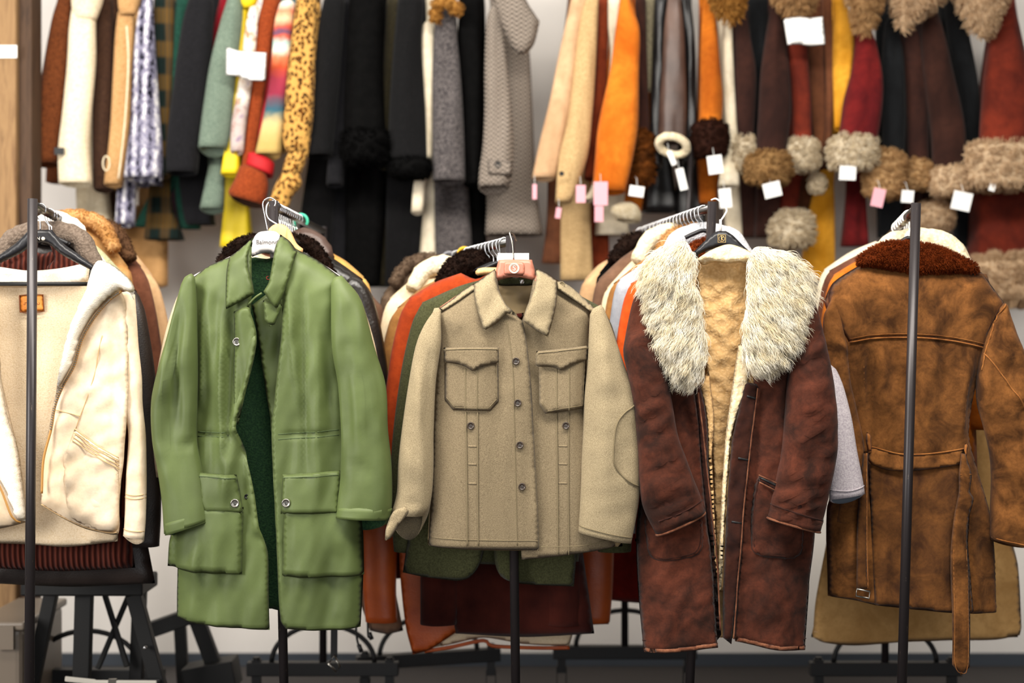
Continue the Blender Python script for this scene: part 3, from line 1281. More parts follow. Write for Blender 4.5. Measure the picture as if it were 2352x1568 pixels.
# front panels
sheet('front_panel', [(578, 555, 1), (530, 583), (473, 608), (428, 640, 1), (432, 760), (436, 900), (424, 1040), (408, 1180), (399, 1310), (399, 1419, 1), (450, 1429), (499, 1435), (622, 1443, 1), (621, 1360), (619, 1265), (602, 1206), (590, 1127), (574, 1060), (549, 981),
                      (562, 922), (583, 850), (596, 783), (588, 745), (580, 722, 1), (583, 660)], S, 'green', J, th=.004, sp=8,
      curl=[([(549, 981), (562, 922), (583, 850), (596, 783)], 18, .022), ([(602, 1206), (590, 1127), (574, 1060)], 16, .015)])
sheet('front_panel', [(640, 545, 1), (682, 573), (723, 594), (786, 640, 1), (790, 760), (800, 900), (815, 1080), (829, 1226), (831, 1324), (826, 1443, 1), (744, 1445), (660, 1440, 1), (647, 1423), (641, 1324), (637, 1226), (631, 1107), (626, 997), (633, 904), (641, 830), (648, 760), (650, 660)],
      S, 'green', J, th=.004, sp=8)
# inner placket seen in the opening
sheet('placket', [(574, 700, 1), (612, 672, 1), (652, 690, 1), (652, 860), (640, 960), (628, 1010), (616, 960), (600, 860), (590, 783)], S, 'green', J, off=-.05, th=.004, sp=8, bump=[(.008, 24, 90, 10, 4)])
sheet('placket', [(541, 716, 1), (577, 702, 1), (594, 760), (595, 790), (583, 850), (563, 922), (551, 976, 1), (543, 940), (540, 850)], S, 'green', J, off=.012, th=.005, sp=7, bump=[(.004, 22, 120, 0, 6)])
sheet('throat_tab', [(608, 690, 1), (652, 700, 1), (634, 745, 1), (622, 749, 1), (612, 735, 1)], S, 'green', J, off=.006, th=.004, sp=7)
# sleeves
L = Loft([(412, 650, 442, 634), (398, 700, 447, 690), (378, 776, 448, 770), (351, 876, 449, 872), (342, 940, 448, 936), (346, 1020, 447, 1012), (357, 1080, 460, 1080), (367, 1155, 478, 1152), (372, 1228, 489, 1190)], D - .055, .085,
         [(.008, 40, 360, 6, 13), (.005, 36, 300, -6, 1014)], [([(412, 680), (402, 800), (398, 1000)], 11, -.016), ([(375, 900), (372, 1040)], 9, -.012), ([(445, 1010), (420, 1030)], 9, -.014), ([(430, 720), (425, 950), (418, 1060)], 10, .008)] + folds_of(24, 360, 440, 700, 1180, 7, .017, (7, 12), .12), drop=.012)
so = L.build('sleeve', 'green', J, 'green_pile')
Lc = Loft([(371, 1205, 484, 1172), (374, 1232, 490, 1194)], D - .055, .094, [(.004, 14, 40, 0, 3)], drop=.012, sp=6)
Lc.build('cuff', 'green', J, 'green_pile', depth=30)
L2 = Loft([(757, 650, 790, 640), (757, 690, 828, 690), (759, 797, 858, 797), (773, 886, 884, 886), (780, 990, 889, 985), (780, 1050, 896, 1050), (777, 1107, 899, 1107), (771, 1160, 898, 1165), (768, 1190, 890, 1194)], D - .055, .09,
          [(.007, 50, 380, -8, 23), (.005, 46, 300, -10, 1024), (.003, 30, 90, 40, 24)], [([(845, 760), (880, 1000)], 12, -.012), ([(800, 720), (820, 950)], 14, .008), ([(800, 1050), (860, 1100)], 12, -.006)] + folds_of(25, 775, 880, 680, 1150, 7, .015, (8, 14), .15), drop=.036)
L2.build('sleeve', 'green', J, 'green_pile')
Lc = Loft([(771, 1168, 899, 1170), (767, 1190, 893, 1195)], D - .055, .10, [(.004, 14, 40, 0, 7)], drop=.034, sp=6)
Lc.build('cuff', 'green', J, 'green_pile', depth=30)
# collar
sheet('collar', [(580, 543, 1), (556, 562), (526, 588, 1), (524, 640), (527, 711, 1), (558, 695), (591, 676, 1), (587, 650), (577, 618), (573, 588, 1)], S, 'green', J, off=.016, th=.008, sp=7, bump=[(.004, 40, 40, 0, 3)], curl=[([(527, 711), (540, 705)], 20, .010)])
sheet('collar', [(640, 536, 1), (662, 552), (682, 578, 1), (673, 620), (656, 675), (640, 711, 1), (624, 692), (611, 670, 1), (622, 650), (630, 600), (634, 560)], S, 'green', J, off=.016, th=.008, sp=7, bump=[(.004, 40, 40, 0, 5)])
V, f = tube_geo(to3(curve([(577, 700), (590, 686), (607, 674)], 5), S.y(curve([(577, 700), (590, 686), (607, 674)], 5)) - .012, S.Dp), .003, 8)
mk('neck_edge', V, f, 'green', J)
# pockets with flaps
for sgn, bag, flap in ((0, [(412, 1160, 1), (566, 1160, 1), (563, 1250), (562, 1314, 1), (470, 1311), (379, 1303, 1), (384, 1240)], [(452, 1082, 1), (551, 1086, 1), (560, 1130), (567, 1173, 1), (474, 1171, 1)]),
                       (1, [(657, 1160, 1), (826, 1160, 1), (832, 1230), (834, 1322, 1), (740, 1322), (653, 1318, 1), (655, 1240)], [(654, 1086, 1), (710, 1082), (786, 1079, 1), (780, 1176, 1), (651, 1175, 1)])):
    sheet('pocket', bag, S, 'green', J, off=.014, th=.012, sp=9, bump=[(.004, 60, 160, 0, 31 + sgn)])
    fl = sheet('pocket_flap', flap, S, 'green', J, off=.024, th=.006, sp=8, bump=[(.003, 50, 60, 0, 33 + sgn)])
    seams('flap_stitching', [[(655, 1094), (781, 1088)] if sgn else [(461, 1090), (551, 1094)]], S, 'green_seam', fl, .0012, off=.0305)
seams('drawcord_seam', [[(452, 992), (500, 992), (545, 990)], [(452, 1002), (500, 1002), (546, 1000)], [(641, 996), (710, 992), (777, 987)], [(641, 1008), (710, 1004), (777, 999)]], S, 'green_seam', J, .0016)
button(549, 1150, S, 'gunmetal', J, .0115, .032)
button(664, 1150, S, 'gunmetal', J, .0115, .032)
button(549, 785, S, 'gunmetal', J, .0115, .019)
button(571, 1137, S, 'black', J, .006, .006, False)
# label
V, f = sheet_geo([(610, 629, 1), (632, 629, 1), (632, 647, 1), (610, 647, 1)], SB, .002, .001, 6)
lb = mk('size_label', V, f, 'label_pink', J, label='small pink woven label with red letters')
c = to3([(617, 638)], float(SB.y([(617, 638)])[0]) - .006, SB.Dp)[0]
text('label_print', 'CE', c, .014, 'red_print', lb)
# white hanger
D2 = 3.775
hg = thing('clothes_hanger', 'broad white plastic hanger printed Balmond, inside the green jacket collar', 'hanger', at(616, 590, D2))
V, f, _ = pillow_geo([(578, 590, 1), (579, 552), (592, 534), (612, 530), (634, 532), (648, 548), (660, 560), (660, 600, 1), (640, 587), (610, 580), (590, 585)], D2, .008, .008, 10, 7)
bd = mk('hanger_body', V, f, 'white_plastic', hg)
V, f = tube_geo(smooth3([at(585, 575, D2), at(520, 603, D2), at(450, 640, D2)], 8), .011, 10)
V2, f2 = tube_geo(smooth3([at(650, 575, D2), at(720, 604, D2), at(776, 640, D2)], 8), .011, 10)
mk('arm', V2, f2, 'white_plastic', hg); mk('arm', V, f, 'white_plastic', hg)
c = on_rail(1, 3.86)
V, f = tube_geo(smooth3([(c[0] + .014, D2, c[2] - .006), (c[0] + .016, D2, c[2] + .008), (c[0], D2, c[2] + .0165), (c[0] - .017, D2, c[2] + .004), (c[0] - .012, D2, c[2] - .03), at(616, 532, D2)], 6), .0022, 8)
mk('hook', V, f, 'chrome', hg)
text('hanger_print', 'Balmond', at(613, 556, D2 - .0092), .0165, 'print_grey', bd)

# ================================================================== the khaki wool jacket
D = 3.76
J = thing('wool_jacket', 'khaki wool field jacket with pointed collar and pleated chest pockets on a pink hanger', 'jacket', at(1190, 1283, D))
sil = [(1136, 618, 1), (1087, 652), (994, 716, 1), (1004, 780), (1000, 872), (992, 1000), (988, 1128), (982, 1256, 1), (1100, 1262), (1236, 1262), (1330, 1272), (1430, 1258, 1), (1400, 1100), (1372, 900), (1362, 780), (1366, 712, 1), (1280, 643), (1230, 617, 1), (1184, 640)]
fw = [(.006, 80, 600, 1, 41), (.0035, 40, 260, -4, 45)]
ff = [([(1010, 730), (1060, 760)], 20, .004), ([(1140, 740), (1160, 900)], 26, -.006), ([(1100, 780), (1150, 640)], 18, -.008), ([(1240, 780), (1300, 700)], 22, -.008), ([(1350, 760), (1346, 1000)], 14, -.012), ([(1010, 780), (1003, 1000)], 12, -.010), ([(1190, 780), (1205, 1240)], 30, .004)]
ff += folds_of(31, 1020, 1360, 700, 1240, 12, .005, (10, 22))
S = Surf(sil, D, .055, 90, ff, fw, ext=200)
SB = Surf(sil, D, -.045, 90, ext=200)
sheet('back_panel', [(1142, 655, 1), (1087, 668), (1000, 722, 1), (1000, 872), (984, 1245, 1), (1050, 1262), (1236, 1266), (1330, 1262), (1428, 1250, 1), (1372, 900), (1362, 722, 1), (1280, 655), (1228, 648, 1), (1184, 662)], SB, 'khaki_lining', J, th=.005, sp=14)
sheet('yoke_lining', [(1136, 640, 1), (1232, 640, 1), (1240, 690), (1215, 730, 1), (1165, 730, 1), (1130, 690)], SB, 'khaki_lining', J, off=.012, th=.004, sp=8, bump=[(.004, 20, 14, 0, 4)])
sheet('neck_facing', [(1134, 640, 1), (1150, 632), (1184, 640), (1215, 634), (1236, 640, 1), (1226, 654), (1184, 657), (1145, 655)], SB, 'olive', J, off=.018, th=.003, sp=7)
sheet('front_panel', [(1138, 620, 1), (1087, 652), (994, 716, 1), (1004, 780), (1000, 872), (992, 1000), (988, 1128), (982, 1256, 1), (1100, 1259), (1238, 1261, 1), (1236, 1186), (1230, 1068), (1226, 997), (1220, 887), (1211, 796), (1201, 738, 1), (1185, 725), (1160, 715)],
      S, 'khaki', J, off=.004, th=.004, sp=8, curl=[([(1201, 738), (1211, 796), (1220, 887), (1236, 1186)], 14, .002)])
sheet('front_panel', [(1229, 618, 1), (1280, 643), (1366, 714, 1), (1362, 780), (1372, 900), (1395, 1100), (1422, 1258, 1), (1330, 1270), (1264, 1278), (1198, 1284, 1), (1196, 1240), (1200, 1000), (1195, 800), (1199, 735, 1), (1215, 690)],
      S, 'khaki', J, off=-.008, th=.004, sp=8)
# sleeves
L = Loft([(992, 718, 1012, 716), (972, 748, 1012, 742), (953, 796, 1012, 790), (936, 887, 1000, 880), (920, 998, 995, 996), (913, 1065, 995, 1060), (910, 1130, 992, 1128), (902, 1165, 984, 1168), (896, 1182, 972, 1186)], D - .045, .075,
         [(.005, 34, 260, 8, 53), (.004, 26, 80, -25, 54)], [([(965, 800), (940, 1000), (935, 1140)], 14, .010), ([(990, 800), (975, 1000)], 8, -.006), ([(945, 1140), (950, 1170)], 9, -.008)] + folds_of(32, 930, 1000, 740, 1160, 5, .006, (7, 14)), drop=.07)
L.build('sleeve', 'khaki_lit', J, 'khaki_inside_shaded', depth=110, rim=.004)
# turned back cuff wings on that sleeve
sheet('cuff_wing', [(930, 1160, 1), (905, 1172), (889, 1208), (886, 1238, 1), (900, 1232), (916, 1206), (934, 1184), (940, 1170)], L_s := Surf([(870, 1140, 1), (990, 1140, 1), (990, 1270, 1), (870, 1270, 1)], D - .05, .02, 30), 'khaki_lit', J, off=.012, th=.004, sp=6, curl=[([(887, 1215), (889, 1236)], 14, .012)])
L2 = Loft([(1356, 722, 1388, 706), (1354, 760, 1408, 757), (1350, 841, 1437, 841), (1343, 918, 1465, 916), (1340, 998, 1472, 996), (1337, 1060, 1476, 1050), (1335, 1107, 1474, 1110), (1332, 1170, 1466, 1178), (1329, 1224, 1452, 1250)], D - .05, .085,
          [(.005, 44, 300, -5, 63), (.004, 40, 60, 60, 64)], [([(1380, 740), (1385, 1000), (1380, 1200)], 16, .008), ([(1440, 1000), (1430, 1080)], 16, -.005), ([(1400, 760), (1440, 900)], 12, -.004)], drop=.012)
s2 = L2.build('sleeve', 'khaki_lit', J, 'khaki', depth=60)
for ln in ([(1467, 922), (1450, 936), (1432, 949), (1414, 979), (1408, 1048), (1414, 1072), (1430, 1092), (1450, 1108), (1470, 1118)],):
    p = curve(ln, 7)
    V, f = tube_geo(to3(p, L2.y(p) - .0015, L2.Dp), .0022, 6)
    mk('elbow_patch_seam', V, f, 'khaki_seam', s2)
p = curve([(1331, 1208), (1388, 1222), (1454, 1236)], 7)
V, f = tube_geo(to3(p, L2.y(p) - .001, L2.Dp), .0014, 6)
mk('cuff_stitching', V, f, 'khaki_seam', s2)
# collar
sheet('collar', [(1137, 616, 1), (1112, 634), (1087, 652, 1), (1091, 690), (1112, 760, 1), (1138, 744), (1165, 720, 1), (1185, 726), (1199, 738, 1), (1180, 716), (1163, 700), (1150, 675), (1141, 648)], S, 'khaki_lit', J, off=.016, th=.008, sp=7, bump=[(.003, 40, 40, 0, 5)], curl=[([(1112, 760), (1125, 750)], 22, .012), ([(1165, 720), (1150, 715)], 18, .004)])
sheet('collar', [(1231, 615, 1), (1256, 626), (1280, 643, 1), (1277, 700), (1258, 774, 1), (1230, 758), (1201, 737, 1), (1207, 712), (1220, 680), (1231, 643)], S, 'khaki_lit', J, off=.018, th=.008, sp=7, bump=[(.003, 40, 40, 0, 6)], curl=[([(1258, 774), (1250, 760)], 22, .014)])
# epaulettes
sheet('epaulette', [(1087, 650, 1), (1060, 668), (1030, 692), (997, 716, 1), (1003, 722, 1), (1040, 700), (1092, 664, 1)], S, 'khaki_lit', J, off=.014, th=.006, sp=6)
ep = sheet('epaulette', [(1279, 641, 1), (1310, 656), (1340, 682), (1372, 712, 1), (1362, 719, 1), (1330, 696), (1281, 664, 1)], S, 'khaki_lit', J, off=.014, th=.006, sp=6)
button(1291, 653, S, 'khaki_seam', ep, .008, .020, False)
# chest pockets
for bag, flap, pl in (([(1021, 826, 1), (1145, 826, 1), (1146, 921, 1), (1127, 942, 1), (1041, 941, 1), (1021, 918, 1)], [(1019, 798, 1), (1080, 796), (1146, 797, 1), (1146, 834, 1), (1110, 840), (1086, 851, 1), (1062, 838), (1020, 831, 1)], (1070, 1097, 942)),
                      ([(1237, 832, 1), (1348, 824, 1), (1343, 936, 1), (1300, 942), (1252, 949, 1), (1238, 928, 1)], [(1231, 806, 1), (1290, 800), (1352, 793, 1), (1350, 826, 1), (1315, 836), (1288, 850, 1), (1268, 842), (1229, 841, 1)], (1278, 1306, 944))):
    pk = sheet('pocket', bag, S, 'khaki', J, off=.010, th=.006, sp=8)
    n = len(bag)
    lines = [[bag[i][:2], bag[(i + 1) % n][:2]] for i in range(1, n)]
    inner = [(x + (5 if x < pl[0] else -5), y - 6) for x, y, *_ in bag]
    seams('pocket_stitching', [[inner[i], inner[(i + 1) % n]] for i in range(1, n - 1)], S, 'khaki_seam', pk, .0009, off=.0165)
    seams('pleat', [[(pl[0], 845), (pl[0], pl[2] - 3)], [(pl[1], 845), (pl[1], pl[2] - 3)]], S, 'khaki_seam', pk, .0018, off=.016)
    fl = sheet('pocket_flap', flap, S, 'khaki', J, off=.020, th=.006, sp=7, curl=[([flap[4][:2], flap[5][:2], flap[6][:2]], 10, .003)])
    seams('flap_stitching', [[(q[0], q[1] + 5) for q in flap[:3]]], S, 'khaki_seam', fl, .0012, off=.0265)
# long pleats with loops below the pockets
for x in (1071, 1278):
    seams('front_pleat', [[(x, 945), (x + 2, 1100), (x + 3, 1250 if x < 1200 else 1272)], [(x + 27, 945), (x + 27, 1100), (x + 28, 1250 if x < 1200 else 1272)]], S, 'khaki_seam', J, .0016, off=.0095 if x < 1200 else -.0025)
    o_ = .004 if x < 1200 else -.008
    for yy in (1019, 1060, 1104):
        sheet('belt_loop', [(x, yy, 1), (x + 26, yy, 1), (x + 26, yy + 8, 1), (x, yy + 8, 1)], S, 'khaki', J, off=o_ + .003, th=.003, sp=5)
seams('placket_stitching', [[(1165, 740), (1178, 850), (1182, 1000), (1188, 1250)]], S, 'khaki_seam', J, .0011, off=.0085)
seams('hem_stitching', [[(986, 1234), (1100, 1237), (1236, 1239)], [(1242, 1252), (1330, 1250), (1416, 1238)]], S, 'khaki_seam', J, .0011, off=.0085)
for bx, by, of in ((1185, 829, .010), (1189, 924, .010), (1194, 1020, .010), (1199, 1115, .010), (1082, 976, .010), (1299, 976, .001)):
    button(bx, by, S, 'horn_button', J, .0098, of)
V, f = sheet_geo([(1193, 645, 1), (1202, 643, 1), (1204, 651, 1), (1196, 654, 1)], SB, .024, .001, 4)
mk('size_label', V, f, 'paper', J, label='tiny white label')
V, f = sheet_geo([(1176, 722, 1), (1203, 718, 1), (1200, 732, 1), (1180, 732, 1)], SB, .02, .002, 6)
mk('neck_tape', V, f, 'maroon', J)
# pink hanger with the S badge
D2 = 3.735
hg = thing('clothes_hanger', 'dusty pink plastic hanger with round S badge in the khaki jacket', 'hanger', at(1183, 645, D2))
V, f, _ = pillow_geo([(1145, 596, 1), (1184, 595), (1222, 596, 1), (1228, 618), (1232, 645, 1), (1212, 640), (1184, 636), (1156, 640), (1135, 647, 1), (1139, 620)], D2, .010, .010, 8, 6)
bd = mk('hanger_body', V, f, 'pink_plastic', hg)
V, f, _ = pillow_geo([(1157, 604), (1160, 601), (1184, 600), (1202, 602), (1206, 607), (1205, 630), (1200, 633), (1184, 632), (1160, 632), (1156, 628)], D2 - .009, .004, .001, 4, 5)
bg = mk('badge', V, f, 'pink_plastic', bd)
c = np.array(at(1181, 616, D2 - .0138))
V, f = tube_geo([c + .0125 * np.array([math.cos(u), 0, math.sin(u)]) for u in np.linspace(0, 2 * np.pi, 30, endpoint=False)], .0012, 6, True)
mk('badge_ring', V, f, 'ivory_print', bg)
V, f = tube_geo([c + .0100 * np.array([math.cos(u), 0, math.sin(u)]) for u in np.linspace(0, 2 * np.pi, 30, endpoint=False)], .0006, 6, True)
mk('badge_ring', V, f, 'ivory_print', bg)
text('badge_letter', 'S', c, .019, 'ivory_print', bg)
V, f = tube_geo(smooth3([at(1140, 640, D2), at(1085, 665, D2 + .02), at(1015, 712, D2 + .03)], 8), .010, 10)
V2, f2 = tube_geo(smooth3([at(1228, 640, D2), at(1285, 662, D2 + .02), at(1352, 708, D2 + .03)], 8), .010, 10)
mk('arm', V2, f2, 'pink_plastic', hg); mk('arm', V, f, 'pink_plastic', hg)
c = on_rail(2, 3.86)
V, f = tube_geo(smooth3([(c[0] + .022, D2 + .03, c[2] - .005), (c[0] + .014, D2 + .02, c[2] + .013), (c[0] + .004, D2 + .01, c[2] + .0165), at(1177, 560, D2), at(1180, 597, D2)], 6), .0022, 8)
mk('hook', V, f, 'gunmetal', hg)
V, f = box_geo(at(1143, 0, 3.75)[0], at(1215, 0, 3.75)[0], 3.752, 3.756, at(0, 600, 3.75)[2], at(0, 581, 3.75)[2])
o = mk('paper_tag', V, f, 'paper', smooth=False, loc=at(1179, 600, 3.754))
tag(o, 'white card tucked behind the dusty pink hanger', 'tag')

# ================================================================== the brown shearling coat
D = 3.76
J = thing('shearling_coat', 'long dark brown shearling coat with shaggy ivory fur collar on a black hanger', 'coat', at(1660, 1498, D))
sil = [(1595, 590, 1), (1540, 610), (1470, 640, 1), (1480, 760), (1496, 900), (1485, 1050), (1465, 1226), (1469, 1364), (1480, 1498, 1), (1560, 1492), (1645, 1480), (1685, 1465), (1774, 1486), (1853, 1494, 1), (1867, 1344), (1880, 1226), (1868, 1050), (1850, 900), (1860, 760), (1864, 660, 1), (1800, 615), (1726, 592, 1), (1660, 610)]
fw = [(.008, 110, 500, 3, 71), (.005, 50, 120, 20, 75), (.0035, 22, 40, 40, 78)]
ff = [([(1560, 900), (1590, 1000), (1605, 1150)], 14, -.016), ([(1740, 930), (1728, 1100), (1715, 1280)], 10, -.018), ([(1520, 1250), (1540, 1450)], 30, .006), ([(1770, 1250), (1790, 1450)], 40, .006)]
S = Surf(sil, D, .065, 150, ff, fw, ext=200)
SB = Surf(sil, D, -.04, 95, (), [(.008, 30, 26, 0, 79), (.006, 40, 300, 0, 80)])
sheet('fleece_lining', [(1588, 600, 1), (1540, 620), (1472, 652, 1), (1500, 900), (1482, 1226), (1490, 1462, 1), (1640, 1462, 1), (1690, 1462, 1), (1826, 1470, 1), (1850, 1226), (1830, 900), (1845, 670, 1), (1800, 626), (1728, 604, 1), (1690, 590), (1660, 585), (1625, 590)], SB, 'fleece_tan', J, th=.012, sp=9)
sheet('fleece_lining', [(1592, 596, 1), (1640, 600), (1726, 596, 1), (1722, 700), (1700, 800), (1680, 1000), (1660, 1350), (1645, 1350), (1630, 1000), (1612, 800), (1598, 690)], SB, 'fleece_tan', J, off=.05, th=.01, sp=6, bump=[(.0012, 9, 9, 0, 81), (.003, 40, 60, 0, 82)])
sheet('neck_fleece', [(1590, 600, 1), (1620, 580), (1662, 566), (1705, 580), (1730, 598, 1), (1718, 612), (1690, 606), (1662, 609), (1630, 606), (1606, 612)], SB, 'fleece_cream', J, off=.064, th=.014, sp=6, bump=[(.004, 14, 14, 0, 83)])
fp1 = sheet('front_panel', [(1585, 600, 1), (1540, 610), (1470, 640, 1), (1480, 760), (1496, 900), (1485, 1050), (1465, 1226), (1469, 1364), (1480, 1498, 1), (1560, 1491), (1645, 1479, 1), (1640, 1380), (1634, 1290), (1622, 1200), (1608, 1050), (1601, 960), (1592, 880), (1600, 780), (1596, 690)], S, 'brown_suede', J, th=.008, sp=8)
fp2 = sheet('front_panel', [(1728, 600, 1), (1800, 615), (1864, 660, 1), (1860, 760), (1850, 900), (1868, 1050), (1880, 1226), (1867, 1344), (1853, 1494, 1), (1774, 1485), (1684, 1464, 1), (1690, 1370), (1699, 1265), (1712, 1107), (1726, 960), (1728, 880), (1720, 780), (1724, 690)], S, 'brown_suede', J, th=.008, sp=8)
# plackets
pl1 = sheet('placket', [(1592, 890, 1), (1606, 884), (1622, 960), (1628, 1100), (1640, 1250), (1655, 1455, 1), (1646, 1468, 1), (1636, 1300), (1616, 1150), (1602, 990)], S, 'brown_dark', J, off=-.012, th=.008, sp=7, bump=[(.003, 30, 60, 0, 84)])
pl2 = sheet('placket', [(1708, 876, 1), (1740, 882, 1), (1730, 960), (1713, 1110), (1700, 1265), (1686, 1400), (1676, 1474, 1), (1656, 1458, 1), (1658, 1344), (1665, 1186), (1677, 1010), (1694, 930)], S, 'brown_dark', J, off=.006, th=.008, sp=7, bump=[(.004, 40, 60, 30, 85)])
seams('edge_seam', [[(1736, 890), (1727, 960), (1709, 1110), (1696, 1265), (1680, 1460)], [(1600, 900), (1612, 1000), (1628, 1150), (1644, 1300), (1650, 1440)]], S, 'brown_edge', J, .002, off=.0155)
for x0, y0, x1, y1 in ((1690, 1049, 1718, 1055), (1676, 1194, 1702, 1199), (1710, 908, 1734, 915)):
    sm = seams('buttonhole', [[(x0, y0), (x1, y1)]], S, 'black', J, .0032, off=.013)
sheet('fleece_facing', [(1694, 790, 1), (1724, 800, 1), (1716, 880), (1694, 940), (1676, 1010), (1664, 1186), (1655, 1350), (1650, 1355), (1652, 1200), (1664, 1000), (1680, 880)], S, 'fleece_cream', J, off=-.004, th=.012, sp=6, bump=[(.003, 14, 14, 0, 86)])
sheet('fleece_facing', [(1606, 884, 1), (1628, 850, 1), (1640, 960), (1636, 1060), (1648, 1280), (1646, 1340), (1636, 1240), (1626, 1050), (1620, 950)], S, 'fleece_tan', J, off=-.020, th=.012, sp=6, bump=[(.003, 14, 14, 0, 87)])
# pockets
for pk in ([(1484, 1186), (1560, 1188, 1), (1612, 1188, 1), (1614, 1240), (1602, 1272), (1560, 1284), (1510, 1288), (1490, 1276), (1482, 1230)], [(1738, 1090, 1), (1850, 1130, 1), (1848, 1226), (1842, 1272), (1820, 1282), (1740, 1274), (1722, 1260), (1722, 1180), (1730, 1110)]):
    p_ = sheet('pocket', pk, S, 'brown_suede', J, off=.006, th=.008, sp=8, bump=[(.003, 40, 60, 0, 88)])
    n = len(pk); q = [(x + (8 if x < sum(k[0] for k in pk) / n else -8), y - 8) for x, y, *_ in pk]
    seams('pocket_stitching', [[q[i] for i in range(2, n)]], S, 'brown_dark', p_, .0022, off=.012)
sheet('pocket_welt', [(1740, 1088, 1), (1790, 1112, 1), (1784, 1134, 1), (1736, 1104, 1)], S, 'brown_dark', J, off=.012, th=.006, sp=6)
seams('pocket_slit', [[(1741, 1094), (1786, 1116)]], S, 'black', J, .003, off=.017)
seams('pocket_edge', [[(1738, 1088), (1790, 1111)], [(1739, 1104), (1785, 1128)]], S, 'brown_edge', J, .0018, off=.0185)
# sleeves, heavily creased
wr = [(.009, 20, 70, 62, 91), (.005, 26, 110, 66, 1092), (.004, 22, 80, 118, 1097), (.006, 60, 200, 0, 93), (.0025, 8, 24, 80, 96)]


def rim(Lc, s):
    V, f, mi = Lc.geo(22, True, 20, .006)
    n = len(Lc.rows)
    mk('cuff_edge', *tube_geo(V[n * 22:(n + 1) * 22] + np.array([0, 0, -.001]), .0032, 6, True), 'brown_edge', s)


L = Loft([(1466, 668, 1492, 652), (1453, 700, 1500, 692), (1437, 780, 1515, 776), (1434, 815, 1524, 815), (1446, 870, 1536, 870), (1456, 930, 1548, 930), (1464, 1000, 1560, 1000), (1468, 1060, 1580, 1056), (1470, 1110, 1598, 1105), (1480, 1170, 1612, 1140), (1508, 1228, 1622, 1176)], D - .068, .10,
         wr, [([(1500, 800), (1540, 1000)], 22, .010)], drop=.01)
s1 = L.build('sleeve', 'brown_suede', J, 'brown_dark')
Lc = Loft([(1500, 1206, 1617, 1158), (1510, 1231, 1623, 1179)], D - .068, .104, [(.003, 16, 30, 0, 94)], drop=.01, sp=5)
Lc.build('cuff', 'brown_suede', s1, 'fleece_tan', depth=20)
rim(Lc, s1)
L2 = Loft([(1834, 680, 1868, 668), (1842, 712, 1881, 704), (1824, 800, 1902, 785), (1814, 880, 1918, 865), (1807, 960, 1928, 945), (1804, 1000, 1930, 990), (1798, 1050, 1928, 1048), (1780, 1125, 1914, 1118), (1770, 1170, 1900, 1180), (1766, 1192, 1890, 1222)], D - .07, .105, wr, [([(1850, 760), (1870, 1000)], 26, .010)], drop=.01)
s2 = L2.build('sleeve', 'brown_suede', J, 'brown_dark')
Lc = Loft([(1772, 1168, 1897, 1200), (1765, 1190, 1889, 1224)], D - .07, .108, [(.003, 16, 30, 0, 95)], drop=.01, sp=5)
Lc.build('cuff', 'brown_suede', s2, 'fleece_tan', depth=20)
rim(Lc, s2)
for LL, ss, ln in ((L, s1, [(1512, 1196), (1560, 1176), (1614, 1150)]), (L2, s2, [(1772, 1158), (1820, 1174), (1892, 1196)])):
    p = curve(ln, 7)
    mk('cuff_stitching', *tube_geo(to3(p, LL.y(p) - .001, LL.Dp), .0022, 6), 'brown_dark', ss)
sheet('hem_edge', [(1480, 1490, 1), (1560, 1482), (1645, 1470, 1), (1646, 1482, 1), (1560, 1494), (1481, 1500, 1)], S, 'brown_edge', J, off=.006, th=.008, sp=6)
sheet('hem_edge', [(1685, 1455, 1), (1774, 1476), (1854, 1485, 1), (1853, 1496, 1), (1774, 1488), (1684, 1467, 1)], S, 'brown_edge', J, off=.006, th=.008, sp=6)
seams('hem_stitching', [[(1478, 1474), (1560, 1466), (1643, 1454)], [(1688, 1440), (1774, 1462), (1855, 1470)]], S, 'brown_dark', J, .002, off=.003)
# the shaggy collar
colL = [(1592, 578), (1575, 552), (1536, 566), (1500, 606), (1506, 650), (1516, 690), (1528, 750), (1543, 800), (1562, 838), (1586, 850), (1605, 840), (1618, 805), (1614, 761), (1602, 690), (1593, 630)]
colR = [(1726, 580), (1740, 566), (1773, 572), (1812, 594), (1834, 630), (1830, 680), (1818, 726), (1810, 762), (1794, 788), (1764, 814), (1734, 830), (1717, 805), (1712, 790), (1714, 726), (1722, 654), (1727, 610)]
for cl, bias, sd in ((colL, (-.45, -.25, -.75), 3), (colR, (.5, -.25, -.75), 4)):
    V, f, _ = pillow_geo(cl, D - .075, .028, .01, 30, 8, [(.01, 60, 90, 10, sd)])
    fur('fur_collar', V, f, 'fur_ivory', J, 11000, .075, .0009, seed=sd, bias=bias, nb=(.22, 1.0), spread=.22, clumps=300, seg=6, cone=.5, wave=.006, keep=lambda p, n: n[:, 1] < .35)
